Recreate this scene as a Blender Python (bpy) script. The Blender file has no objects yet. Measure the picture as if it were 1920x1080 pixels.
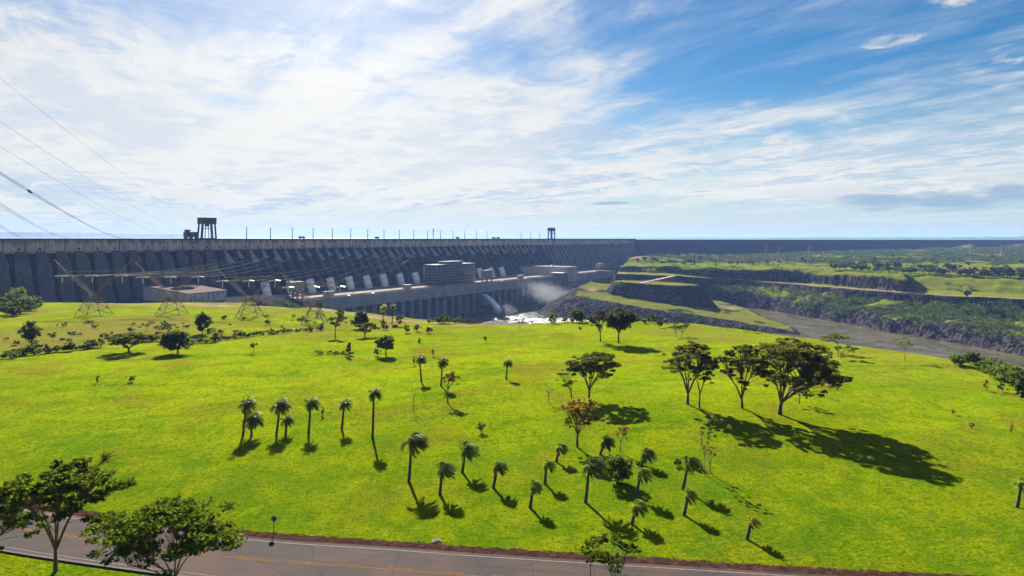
import bpy, math, random
import numpy as np
from mathutils import Vector, Matrix

R = math.radians
scene = bpy.context.scene
col = scene.collection

# ------------------------------------------------------------------ camera, sun, sky, exposure
F = 1150.0                     # focal length in pixels of the 1920 px wide photograph
EYE = 38.0
cam_data = bpy.data.cameras.new('camera')
cam_data.sensor_width = 36.0
cam_data.lens = 36.0 * F / 1920.0
cam_data.shift_y = -(540 - 446.5) / 1920.0
cam_data.clip_start = 0.5
cam_data.clip_end = 80000
cam = bpy.data.objects.new('camera', cam_data)
cam.location = (0, 0, EYE)
cam.rotation_euler = (R(90), -0.0017, 0)
col.objects.link(cam)
scene.camera = cam

SUN_AZ = math.atan2(-330.0, 1150.0)      # measured from +Y, negative = to the left
SUN_EL = R(30.5)
sun_dir = Vector((math.sin(SUN_AZ) * math.cos(SUN_EL), math.cos(SUN_AZ) * math.cos(SUN_EL), math.sin(SUN_EL)))
sd = bpy.data.lights.new('sun', 'SUN')
sd.energy = 5.0
sd.angle = R(0.5)
sd.color = (1.0, 0.95, 0.84)
so = bpy.data.objects.new('sun', sd)
so.rotation_euler = sun_dir.to_track_quat('Z', 'Y').to_euler()
so.location = (0, 0, 300)
col.objects.link(so)

vs = scene.view_settings
vs.view_transform = 'Standard'
vs.look = 'None'
vs.exposure = 1.85
vs.gamma = 1.0
vs.use_curve_mapping = False
scene.cycles.use_denoising = True
scene.cycles.max_bounces = 6
scene.cycles.diffuse_bounces = 3
scene.cycles.glossy_bounces = 2
scene.cycles.transmission_bounces = 4
scene.cycles.transparent_max_bounces = 12
scene.cycles.volume_bounces = 0
scene.cycles.sample_clamp_indirect = 6.0


class G:
    """small node-graph writer"""
    def __init__(self, nt):
        self.nt = nt
        self.L = nt.links.new

    def node(self, t, **kw):
        n = self.nt.nodes.new(t)
        for k, v in kw.items():
            setattr(n, k, v)
        return n

    def put(self, sock, v):
        if isinstance(v, bpy.types.NodeSocket):
            self.L(v, sock)
        elif v is not None:
            if sock.type == 'RGBA' and len(v) == 3:
                v = (*v, 1)
            sock.default_value = v

    def m(self, op, a, b=None, c=None, clamp=False):
        n = self.node('ShaderNodeMath', operation=op, use_clamp=clamp)
        for i, v in enumerate((a, b, c)):
            if v is not None:
                self.put(n.inputs[i], v)
        return n.outputs[0]

    def vm(self, op, a, b=None):
        n = self.node('ShaderNodeVectorMath', operation=op)
        self.put(n.inputs[0], a)
        if b is not None:
            self.put(n.inputs[1], b)
        return n.outputs['Value'] if op == 'DOT_PRODUCT' else n.outputs[0]

    def scale(self, a, s):
        n = self.node('ShaderNodeVectorMath', operation='SCALE')
        self.put(n.inputs[0], a)
        self.put(n.inputs['Scale'], s)
        return n.outputs[0]

    def step(self, v, lo, hi, a=0.0, b=1.0):
        n = self.node('ShaderNodeMapRange', interpolation_type='SMOOTHSTEP')
        for i, x in enumerate((v, lo, hi, a, b)):
            self.put(n.inputs[i], x)
        return n.outputs[0]

    def noise(self, vec, scale, detail=4, rough=0.5, dist=0.0):
        n = self.node('ShaderNodeTexNoise')
        if vec is not None:
            self.put(n.inputs['Vector'], vec)
        n.inputs['Scale'].default_value = scale
        n.inputs['Detail'].default_value = detail
        n.inputs['Roughness'].default_value = rough
        n.inputs['Distortion'].default_value = dist
        return n.outputs[0]

    def voro(self, vec, scale, feature='F1', rnd=1.0):
        n = self.node('ShaderNodeTexVoronoi', feature=feature)
        if vec is not None:
            self.put(n.inputs['Vector'], vec)
        n.inputs['Scale'].default_value = scale
        n.inputs['Randomness'].default_value = rnd
        return n.outputs[0]

    def mix(self, f, a, b, mode='MIX'):
        n = self.node('ShaderNodeMix', data_type='RGBA', blend_type=mode)
        self.put(n.inputs[0], f)
        self.put(n.inputs[6], a)
        self.put(n.inputs[7], b)
        return n.outputs[2]

    def xyz(self, v):
        n = self.node('ShaderNodeSeparateXYZ')
        self.put(n.inputs[0], v)
        return n.outputs

    def vec(self, x, y, z=0.0):
        n = self.node('ShaderNodeCombineXYZ')
        for i, v in enumerate((x, y, z)):
            self.put(n.inputs[i], v)
        return n.outputs[0]

    def attr(self, name):
        return self.node('ShaderNodeAttribute', attribute_name=name)

    def bump(self, h, strength, dist):
        n = self.node('ShaderNodeBump')
        n.inputs['Strength'].default_value = strength
        n.inputs['Distance'].default_value = dist
        self.put(n.inputs['Height'], h)
        return n.outputs[0]


def build_world():
    w = bpy.data.worlds.new('World')
    scene.world = w
    w.use_nodes = True
    nt = w.node_tree
    nt.nodes.clear()
    g = G(nt)
    out = g.node('ShaderNodeOutputWorld')
    bg = g.node('ShaderNodeBackground')
    STR = 0.05
    bg.inputs[1].default_value = STR
    g.L(bg.outputs[0], out.inputs[0])
    sky = g.node('ShaderNodeTexSky', sky_type='NISHITA', sun_disc=False)
    sky.sun_elevation = SUN_EL
    sky.sun_rotation = SUN_AZ
    sky.altitude = 200
    sky.air_density = 1.0
    sky.dust_density = 0.35
    sky.ozone_density = 2.2
    hs = g.node('ShaderNodeHueSaturation')
    hs.inputs['Saturation'].default_value = 1.5
    hs.inputs['Value'].default_value = 0.78
    g.L(sky.outputs[0], hs.inputs['Color'])
    base = hs.outputs[0]
    d = g.node('ShaderNodeTexCoord').outputs['Generated']
    X, Y, Z = g.xyz(d)
    hor = g.m('SQRT', g.m('ADD', g.m('MULTIPLY', X, X), g.m('MULTIPLY', Y, Y)))
    te = g.m('DIVIDE', Z, g.m('MAXIMUM', hor, 0.02))          # tangent of the elevation
    az = g.m('ARCTAN2', X, Y)                                 # azimuth from +Y
    zz = g.m('ADD', g.m('MAXIMUM', Z, 0.0), 0.05)
    px = g.m('DIVIDE', X, zz)
    py = g.m('DIVIDE', Y, zz)
    # axes of the wind in the cloud deck
    c, s = math.cos(R(33)), math.sin(R(33))
    al = g.m('ADD', g.m('MULTIPLY', px, -s), g.m('MULTIPLY', py, c))
    ac = g.m('ADD', g.m('MULTIPLY', px, c), g.m('MULTIPLY', py, s))
    flat = g.vec(g.m('MULTIPLY', al, 0.30), ac)
    iso = g.vec(px, py)
    # warmer, paler air near the horizon
    lowair = g.step(te, 0.24, 0.0)
    base = g.mix(g.m('MULTIPLY', lowair, 0.80), base, tuple(v / STR for v in (0.232, 0.296, 0.306)))
    # opposite the sun the sky is a deep clear blue
    away = g.step(Y, 0.15, -0.5)
    base = g.mix(g.m('MULTIPLY', away, 0.75), base, tuple(v / STR for v in (0.020, 0.055, 0.15)))
    # 1: high veil with streaks
    n1 = g.noise(flat, 0.75, 9, 0.58, 0.7)
    n2 = g.noise(iso, 1.9, 9, 0.62, 0.8)
    n3 = g.noise(flat, 2.6, 8, 0.62, 0.5)
    n4 = g.noise(iso, 0.42, 3, 0.5, 0.2)
    nn = g.m('ADD', g.m('MULTIPLY', n1, 0.45), g.m('ADD', g.m('MULTIPLY', n2, 0.30), g.m('MULTIPLY', n3, 0.25)))
    midb = g.m('MULTIPLY', g.m('MULTIPLY', g.step(te, 0.33, 0.18), g.step(te, 0.03, 0.11)), g.step(az, 0.36, -0.16))
    topl = g.step(az, 0.26, -0.34)
    topr = g.m('MULTIPLY', g.step(az, 0.02, 0.46), g.step(g.m('ADD', te, g.m('MULTIPLY', az, -0.05)), 0.15, 0.27))
    midr = g.m('MULTIPLY', g.m('MULTIPLY', g.step(az, -0.05, 0.25), g.step(te, 0.26, 0.13)), g.step(te, 0.02, 0.09))
    bias = g.m('ADD', g.m('MULTIPLY', midb, 0.120), g.m('MULTIPLY', topl, 0.060))
    bias = g.m('ADD', bias, g.m('ADD', g.m('MULTIPLY', midr, 0.085), g.m('MULTIPLY', topr, -0.075)))
    bias = g.m('ADD', bias, g.m('MULTIPLY', g.m('ADD', n4, -0.5), 0.34))
    bias = g.m('ADD', bias, g.m('MULTIPLY', g.step(te, 0.06, 0.0), -0.08))
    a1 = g.step(g.m('ADD', nn, bias), 0.425, 0.64)
    a1 = g.m('MAXIMUM', a1, g.m('MULTIPLY', topl, 0.16))
    thin = g.m('MULTIPLY', g.step(g.m('ADD', g.m('MULTIPLY', n3, 0.55), g.m('MULTIPLY', n1, 0.45)), 0.42, 0.66), 0.42)
    a1 = g.m('MAXIMUM', a1, g.m('MULTIPLY', thin, g.step(te, 0.03, 0.12)))
    glow = g.vm('DOT_PRODUCT', d, tuple(sun_dir))
    g1 = g.m('POWER', g.m('MAXIMUM', glow, 0.0), 26)
    g2 = g.m('POWER', g.m('MAXIMUM', glow, 0.0), 220)
    lum = g.m('ADD', 0.375, g.m('ADD', g.m('MULTIPLY', g1, 0.14), g.m('MULTIPLY', g2, 0.4)))
    shade = g.m('MULTIPLY', g.step(g.m('ADD', g.m('MULTIPLY', g.noise(flat, 1.1, 7, 0.64, 0.8), 0.55), g.m('MULTIPLY', g.noise(iso, 2.6, 8, 0.66, 0.9), 0.45)), 0.46, 0.575), g.step(midb, 0.95, 0.25, 0.45, 1.0))
    ccol = g.mix(g.m('MULTIPLY', shade, 0.72), (1.0, 0.985, 0.94), (0.42, 0.60, 0.84))
    front = g.step(Y, -0.3, 0.25, 0.35, 1.0)
    cloud = g.scale(ccol, g.m('MULTIPLY', front, g.m('DIVIDE', lum, STR)))
    res = g.mix(g.m('MULTIPLY', a1, 0.92), base, cloud)

    # 2: small cumulus, low over the water and high in the north-east corner
    def blob(a0, t0, wa, wt):
        q = g.m('ADD', g.m('POWER', g.m('DIVIDE', g.m('ADD', az, -a0), wa), 2.0), g.m('POWER', g.m('DIVIDE', g.m('ADD', te, -t0), wt), 2.0))
        return g.step(q, 1.0, 0.15)
    sc = g.vec(g.m('MULTIPLY', az, 1.0), g.m('MULTIPLY', te, 2.6))
    np_ = g.noise(sc, 22, 8, 0.62, 0.3)
    np2 = g.noise(sc, 9, 8, 0.65, 0.5)
    b_low = g.m('MAXIMUM', blob(-0.02, 0.047, 0.26, 0.016), g.m('MULTIPLY', blob(-0.40, 0.058, 0.30, 0.018), 0.85))
    p1 = g.step(g.m('ADD', np_, g.m('MULTIPLY', g.m('ADD', b_low, -1.0), 0.40)), 0.39, 0.55)
    b_hi = g.m('MAXIMUM', blob(0.66, 0.335, 0.135, 0.048), g.m('MAXIMUM', blob(0.70, 0.235, 0.075, 0.025), blob(0.55, 0.275, 0.075, 0.016)))
    b_hi = g.m('MAXIMUM', b_hi, g.m('MAXIMUM', blob(0.435, 0.150, 0.085, 0.018), blob(0.31, 0.125, 0.06, 0.014)))
    p2 = g.step(g.m('ADD', np2, g.m('MULTIPLY', g.m('ADD', b_hi, -1.0), 0.5)), 0.42, 0.60)
    puff = g.m('MAXIMUM', g.m('MULTIPLY', p1, 0.8), p2)
    res = g.mix(g.m('MULTIPLY', puff, 0.85), res, tuple(v / STR for v in (0.345, 0.345, 0.325)))
    # 3: a flat grey-blue bank of cloud in the east with pale edges
    nb = g.noise(g.vec(g.m('MULTIPLY', az, 1.0), g.m('MULTIPLY', te, 5.0)), 7, 7, 0.6, 0.4)
    gb = g.m('MAXIMUM', blob(0.66, 0.052, 0.26, 0.030), blob(0.16, 0.056, 0.05, 0.005))
    rim = g.step(g.m('ADD', nb, g.m('MULTIPLY', g.m('ADD', blob(0.62, 0.064, 0.36, 0.028), -1.0), 0.5)), 0.36, 0.52)
    res = g.mix(g.m('MULTIPLY', rim, 0.65), res, tuple(v / STR for v in (0.30, 0.318, 0.315)))
    gk = g.step(g.m('ADD', nb, g.m('MULTIPLY', g.m('ADD', gb, -1.0), 0.5)), 0.34, 0.54)
    res = g.mix(g.m('MULTIPLY', gk, 0.72), res, tuple(v / STR for v in (0.105, 0.172, 0.245)))
    # sun glow above the top of the view
    res = g.mix(g.m('MULTIPLY', g.m('POWER', g.m('MAXIMUM', glow, 0.0), 90), 0.85, clamp=True), res, tuple(v / STR for v in (0.5, 0.49, 0.46)))
    res = g.scale(res, 0.66)
    g.L(res, bg.inputs[0])
    w.cycles.sampling_method = 'MANUAL'
    w.cycles.sample_map_resolution = 512


build_world()


# ------------------------------------------------------------------ helpers
def yh(x):
    return 446.5 + (x - 960) * 0.0017


def W(x, y, drop):
    """point at a pixel of the photograph, lying DROP metres below the eye"""
    Y = F * drop / (y - yh(x))
    return ((x - 960) / F * Y, Y, EYE - drop)


def At(x, y, Y):
    """point at a pixel and a depth"""
    return ((x - 960) / F * Y, Y, EYE - (y - yh(x)) * Y / F)


def tag(o, label=None, cat=None, group=None, kind=None):
    if label: o['label'] = label
    if cat: o['category'] = cat
    if group: o['group'] = group
    if kind: o['kind'] = kind
    return o


def empty(name, loc, rz=0.0, label=None, cat=None, group=None, scale=1.0):
    o = bpy.data.objects.new(name, None)
    o.location = loc
    o.rotation_euler = (0, 0, rz)
    o.scale = (scale,) * 3
    o.empty_display_size = 1
    col.objects.link(o)
    return tag(o, label, cat, group)


def link(name, me, mat, parent=None):
    o = bpy.data.objects.new(name, me)
    if mat is not None and not me.materials:
        me.materials.append(mat)
    if parent is not None:
        o.parent = parent
    col.objects.link(o)
    return o


def mesh_np(name, v, f, smooth=False):
    """mesh from arrays; f is (n,4) or (n,3)"""
    v = np.asarray(v, dtype=np.float32)
    f = np.asarray(f, dtype=np.int32)
    me = bpy.data.meshes.new(name)
    me.vertices.add(len(v))
    me.vertices.foreach_set('co', v.ravel())
    k = f.shape[1]
    me.loops.add(f.size)
    me.loops.foreach_set('vertex_index', f.ravel())
    me.polygons.add(len(f))
    me.polygons.foreach_set('loop_start', np.arange(0, f.size, k, dtype=np.int32))
    me.polygons.foreach_set('loop_total', np.full(len(f), k, dtype=np.int32))
    if smooth:
        me.polygons.foreach_set('use_smooth', np.ones(len(f), dtype=bool))
    me.update(calc_edges=True)
    return me


class MB:
    def __init__(self):
        self.v = []
        self.f = []

    def add(self, vs_, fs_):
        b = len(self.v)
        self.v += [tuple(p) for p in vs_]
        self.f += [tuple(b + i for i in q) for q in fs_]
        return self

    def hexa(self, p):
        """8 points: bottom ring 0-3 counter-clockwise, top ring 4-7"""
        return self.add(p, [(3, 2, 1, 0), (4, 5, 6, 7), (0, 1, 5, 4), (1, 2, 6, 5), (2, 3, 7, 6), (3, 0, 4, 7)])

    def box(self, x0, x1, y0, y1, z0, z1):
        return self.hexa([(x0, y0, z0), (x1, y0, z0), (x1, y1, z0), (x0, y1, z0), (x0, y0, z1), (x1, y0, z1), (x1, y1, z1), (x0, y1, z1)])

    def bar(self, a, b, w, w2=None):
        """square bar between two points"""
        a, b = Vector(a), Vector(b)
        d = (b - a)
        if d.length < 1e-6: return self
        d.normalize()
        u = d.cross(Vector((0, 0, 1)) if abs(d.z) < 0.95 else Vector((1, 0, 0))).normalized()
        v = d.cross(u)
        w2 = w if w2 is None else w2
        p = [a + (u * i + v * j) * w / 2 for i, j in ((-1, -1), (1, -1), (1, 1), (-1, 1))]
        q = [b + (u * i + v * j) * w2 / 2 for i, j in ((-1, -1), (1, -1), (1, 1), (-1, 1))]
        return self.hexa(p + q)

    def tube(self, pts, rad, n=6, cap=True):
        pts = [Vector(p) for p in pts]
        b = len(self.v)
        u = None
        for i, p in enumerate(pts):
            d = (pts[min(i + 1, len(pts) - 1)] - pts[max(i - 1, 0)]).normalized()
            if u is None:
                u = d.cross(Vector((0, 0, 1)) if abs(d.z) < 0.9 else Vector((1, 0, 0))).normalized()
            else:
                u = (u - d * u.dot(d)).normalized()
            w = d.cross(u)
            r = rad[i] if hasattr(rad, '__len__') else rad
            for k in range(n):
                t = 2 * math.pi * k / n
                self.v.append(tuple(p + (u * math.cos(t) + w * math.sin(t)) * r))
        for i in range(len(pts) - 1):
            for k in range(n):
                k2 = (k + 1) % n
                self.f.append((b + i * n + k, b + i * n + k2, b + (i + 1) * n + k2, b + (i + 1) * n + k))
        if cap:
            self.f.append(tuple(b + k for k in reversed(range(n))))
            e = b + (len(pts) - 1) * n
            self.f.append(tuple(e + k for k in range(n)))
        return self

    def prism(self, prof, x0, x1):
        """profile of (y, z) points swept along x"""
        n = len(prof)
        vs_ = [(x0, p[0], p[1]) for p in prof] + [(x1, p[0], p[1]) for p in prof]
        fs_ = [tuple(range(n)), tuple(range(2 * n - 1, n - 1, -1))]
        for i in range(n):
            j = (i + 1) % n
            fs_.append((i, n + i, n + j, j))
        return self.add(vs_, fs_)

    def build(self, name, mat, parent=None, smooth=False, bevel=0.0):
        me = bpy.data.meshes.new(name)
        me.from_pydata(self.v, [], self.f)
        me.update()
        import bmesh
        bm = bmesh.new()
        bm.from_mesh(me)
        bmesh.ops.recalc_face_normals(bm, faces=bm.faces)
        if bevel:
            bmesh.ops.bevel(bm, geom=list(bm.edges), offset=bevel, segments=1, affect='EDGES', clamp_overlap=True)
        bm.to_mesh(me)
        bm.free()
        if smooth:
            me.polygons.foreach_set('use_smooth', [True] * len(me.polygons))
        return link(name, me, mat, parent)


def material(name):
    m = bpy.data.materials.new(name)
    m.use_nodes = True
    m.node_tree.nodes.clear()
    g = G(m.node_tree)
    out = g.node('ShaderNodeOutputMaterial')
    p = g.node('ShaderNodeBsdfPrincipled')
    g.L(p.outputs[0], out.inputs[0])
    return m, g, p, out


def simple(name, c, rough=0.7, var=0.25, scale=1.0, metal=0.0, bump=0.0, spec=0.3):
    m, g, p, out = material(name)
    co = g.node('ShaderNodeTexCoord').outputs['Object']
    n = g.noise(co, scale, 6, 0.6)
    dark = tuple(v * (1 - var) for v in c)
    lite = tuple(min(1, v * (1 + var)) for v in c)
    g.put(p.inputs['Base Color'], g.mix(g.step(n, 0.3, 0.7), dark, lite))
    p.inputs['Roughness'].default_value = rough
    p.inputs['Metallic'].default_value = metal
    p.inputs['Specular IOR Level'].default_value = spec
    if bump:
        g.L(g.bump(n, bump, 0.1), p.inputs['Normal'])
    return m


def concrete(name, c, joint_x=None, lift=2.5, streak=0.5, dark=(0.10, 0.095, 0.10), scale=1.0):
    """weathered concrete: vertical run-off streaks, lift lines and joints of the pours"""
    m, g, p, out = material(name)
    co = g.node('ShaderNodeTexCoord').outputs['Object']
    x, y, z = g.xyz(co)
    st = g.noise(g.vec(x, y, g.m('MULTIPLY', z, 0.06)), 0.55 * scale, 6, 0.65)
    bl = g.noise(co, 0.07 * scale, 6, 0.6)
    f = g.m('MULTIPLY', g.step(g.m('ADD', g.m('MULTIPLY', st, 0.6), g.m('MULTIPLY', bl, 0.4)), 0.44, 0.66), streak, clamp=True)
    base = g.mix(f, c, dark)
    fine = g.noise(co, 1.7 * scale, 5, 0.6)
    base = g.mix(g.step(fine, 0.3, 0.75, 0.0, 0.35), base, tuple(v * 0.6 for v in c))
    if lift:
        fr = g.m('FRACT', g.m('DIVIDE', g.m('ADD', z, 500), lift))
        base = g.mix(g.m('MULTIPLY', g.m('LESS_THAN', fr, 0.07), 0.45), base, tuple(v * 0.35 for v in dark))
    if joint_x:
        fr = g.m('FRACT', g.m('DIVIDE', g.m('ADD', x, 17000), joint_x))
        base = g.mix(g.m('MULTIPLY', g.m('LESS_THAN', fr, 0.055), 0.7), base, (0.02, 0.02, 0.022))
    g.L(base, p.inputs['Base Color'])
    p.inputs['Roughness'].default_value = 0.85
    p.inputs['Specular IOR Level'].default_value = 0.15
    g.L(g.bump(fine, 0.4, 0.15), p.inputs['Normal'])
    return m


def foliage(name, c1, c2, transl=0.3, rough=0.6, spec=0.04):
    m, g, p, out = material(name)
    rnd = g.node('ShaderNodeNewGeometry').outputs['Random Per Island']
    co = g.node('ShaderNodeTexCoord').outputs['Object']
    n = g.noise(co, 0.6, 3, 0.5)
    fac = g.m('ADD', g.m('MULTIPLY', rnd, 0.65), g.m('MULTIPLY', g.step(n, 0.35, 0.65), 0.35))
    c = g.mix(fac, c1, c2)
    g.L(c, p.inputs['Base Color'])
    p.inputs['Roughness'].default_value = rough
    p.inputs['Specular IOR Level'].default_value = spec
    t = g.node('ShaderNodeBsdfTranslucent')
    g.L(g.mix(0.35, c, (0.30, 0.34, 0.02)), t.inputs[0])
    ms = g.node('ShaderNodeMixShader')
    ms.inputs[0].default_value = transl
    g.L(p.outputs[0], ms.inputs[1])
    g.L(t.outputs[0], ms.inputs[2])
    g.L(ms.outputs[0], out.inputs[0])
    return m


# ------------------------------------------------------------------ dam frame
DX, DY = 0.579, 0.815                      # along the dam axis, away to the right
X0, Y0 = (463.1 - 960) / F * 799.0, 799.0
DROT = math.atan2(DY, DX)
CREST = EYE - 1.6
DECK = EYE - 72.0
WATER = EYE - 118.0


def D(s, o, z=0.0):
    """point s metres along the dam axis and o metres downstream of it"""
    return (X0 + DX * s + DY * o, Y0 + DY * s - DX * o, z)


def s_at(x, o):
    r = (x - 960) / F
    return (X0 + DY * o - r * (Y0 - DX * o)) / (DY * r - DX)


# ------------------------------------------------------------------ terrain height
def _hash(ix, iy, seed):
    h = (ix.astype(np.int64) * 374761393 + iy.astype(np.int64) * 668265263 + seed * 1442695041) & 0xFFFFFFFF
    h = ((h ^ (h >> 13)) * 1274126177) & 0xFFFFFFFF
    h = h ^ (h >> 16)
    return (h & 0xFFFF) / 65535.0


def vnoise(x, y, seed=0):
    xi, yi = np.floor(x), np.floor(y)
    fx, fy = x - xi, y - yi
    fx, fy = fx * fx * (3 - 2 * fx), fy * fy * (3 - 2 * fy)
    a, b = _hash(xi, yi, seed), _hash(xi + 1, yi, seed)
    c, d = _hash(xi, yi + 1, seed), _hash(xi + 1, yi + 1, seed)
    return (a + (b - a) * fx) * (1 - fy) + (c + (d - c) * fx) * fy - 0.5


def fbm(x, y, s, seed=0, octs=3):
    t, a = 0, 1.0
    for k in range(octs):
        t = t + a * vnoise(x / s, y / s, seed + k)
        s, a = s / 2.1, a / 2
    return t


def sdf(poly, x, y):
    """signed distance to polygon, negative inside"""
    P = np.asarray(poly, dtype=float)
    d = np.full(x.shape, 1e18)
    inside = np.zeros(x.shape, dtype=bool)
    n = len(P)
    for i in range(n):
        ax, ay = P[i]
        bx, by = P[(i + 1) % n]
        ex, ey = bx - ax, by - ay
        wx, wy = x - ax, y - ay
        t = np.clip((wx * ex + wy * ey) / (ex * ex + ey * ey + 1e-9), 0, 1)
        d = np.minimum(d, (wx - ex * t) ** 2 + (wy - ey * t) ** 2)
        c = ((ay > y) != (by > y)) & (x < (bx - ax) * (y - ay) / (by - ay + 1e-12) + ax)
        inside ^= c
    d = np.sqrt(d)
    return np.where(inside, -d, d)


def lawn_drop_point(x, y):
    """pixel on the lawn dome -> X, Y"""
    k = (y - yh(x)) / F
    b = 0.018 + k
    q = max(b * b - 4 * 0.0001 * 38.81, 0.0)
    Y = (b - math.sqrt(q)) / 0.0002
    if Y < 90: Y = 38.0 / k
    return ((x - 960) / F * Y, Y)


EDGE_PX = [(2050, 800), (1920, 741), (1850, 702), (1780, 676), (1700, 660), (1600, 646), (1530, 637), (1440, 625), (1300, 607),
           (1200, 604), (1000, 605), (880, 606), (800, 600), (700, 590), (600, 580), (520, 575)]
LAND = [(400, -3000), (230, -100), (150, 60)] + [lawn_drop_point(*p) for p in EDGE_PX] + \
       [(-222, 482), (-245, 570), (-258, 690), (-335, 738)] + [D(-40, 26)[:2], D(-840, 26)[:2], (-1500, -500), (-1500, -3000)]
LAND0 = LAND


def plane(pts):
    A = np.array([[p[0], p[1], 1] for p in pts], dtype=float)
    z = np.array([p[2] for p in pts], dtype=float)
    return np.linalg.lstsq(A, z, rcond=None)[0]


PEN_PTS = [(111, 947, -57), (199, 871, -59), (240, 846, -65), (352, 765, -78), (352, 985, -66), (130, 1075, -46)]
PEN = [(100, 962), (111, 947), (155, 905), (199, 871), (240, 846), (300, 805), (352, 758), (360, 800), (352, 870), (356, 940), (340, 985),
       (300, 1030), (290, 1060), (230, 1130), (150, 1150), (120, 1080), (108, 1010)]
PENP = plane(PEN_PTS)
MESA = [(172, 1004), (200, 982), (228, 960), (258, 932), (275, 928), (288, 944), (270, 985), (240, 1020), (192, 1050), (172, 1030)]
TERR = [(196, 1140), (240, 1128), (287, 1117), (335, 1128), (380, 1134), (425, 1108), (470, 1030), (505, 940), (540, 880), (585, 815), (622, 798), (720, 690),
        (1000, 420), (4000, 300), (4000, 3300), (2087, 2520), (355, 1800), (335, 1750), (250, 1370), (215, 1240)]
PLAT = [(214, 1216), (258, 1236), (318, 1205), (386, 1154), (440, 1112), (499, 1063), (520, 1000), (535, 955), (548, 905), (560, 872), (640, 990), (900, 1000),
        (4000, 900), (4000, 3300), (2087, 2520), (355, 1800), (335, 1750), (262, 1390)]
PLAT2 = [(640, 985), (715, 900), (860, 815), (1100, 690), (4000, 560), (4000, 3300), (2087, 2520), (700, 1900), (560, 1200)]
MOUND = [(-470, 400), (-380, 402), (-362, 414), (-366, 436), (-390, 450), (-470, 452)]
BEHIND = [D(-2000, 0)[:2], D(1212, 0)[:2], (2087, 2510), (4200, 3400), (30000, 14000), (30000, 30000), (-30000, 30000), (-30000, -2000)]
LOWB = [(352, 1120), (368, 1095), (402, 1075), (436, 1020), (462, 900), (478, 822), (492, 760), (507, 706), (524, 620), (560, 500), (640, 300), (4000, -400),
        (4000, 900), (700, 900), (430, 1130), (380, 1150)]
ROADC = [(-150, 117), (-120, 101), (-90, 88.5), (-72, 82.3), (-55, 77.6), (-33, 72.9), (-16, 70.7), (-3.6, 69.0), (15, 66.8), (40, 64.0), (80, 60.5), (140, 57)]


def smooth_line(pts, step=1.5):
    """Catmull-Rom through 2-D points"""
    P = [Vector((p[0], p[1], 0)) for p in pts]
    P = [P[0] * 2 - P[1]] + P + [P[-1] * 2 - P[-2]]
    out = []
    for i in range(1, len(P) - 2):
        n = max(2, int((P[i + 1] - P[i]).length / step))
        for k in range(n):
            t = k / n
            a, b, c, d = P[i - 1], P[i], P[i + 1], P[i + 2]
            q = 0.5 * ((2 * b) + (c - a) * t + (2 * a - 5 * b + 4 * c - d) * t * t + (3 * b - a - 3 * c + d) * t ** 3)
            out.append((q.x, q.y))
    out.append((P[-2].x, P[-2].y))
    return out


ROAD = smooth_line(ROADC)
ROAD_A = np.array(ROAD)


def road_dist(x, y):
    d = np.full(x.shape, 1e9)
    P = ROAD_A[::3]
    for i in range(len(P) - 1):
        ax, ay = P[i]
        ex, ey = P[i + 1] - P[i]
        t = np.clip(((x - ax) * ex + (y - ay) * ey) / (ex * ex + ey * ey), 0, 1)
        dd = np.sqrt((x - ax - ex * t) ** 2 + (y - ay - ey * t) ** 2)
        sgn = np.sign(ex * (y - ay) - ey * (x - ax))
        d = np.where(dd < np.abs(d), dd * sgn, d)
    return d


def top_dome(x, y):
    t = np.maximum(0, y - 90)
    z = -0.0001 * t * t
    z = np.maximum(z, -28)
    amp = np.clip((y - 92) / 60, 0, 1)
    z = z + amp * (1.7 * fbm(x, y, 46, 5, 2) + 0.45 * fbm(x, y, 14, 9, 2))
    return z


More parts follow.
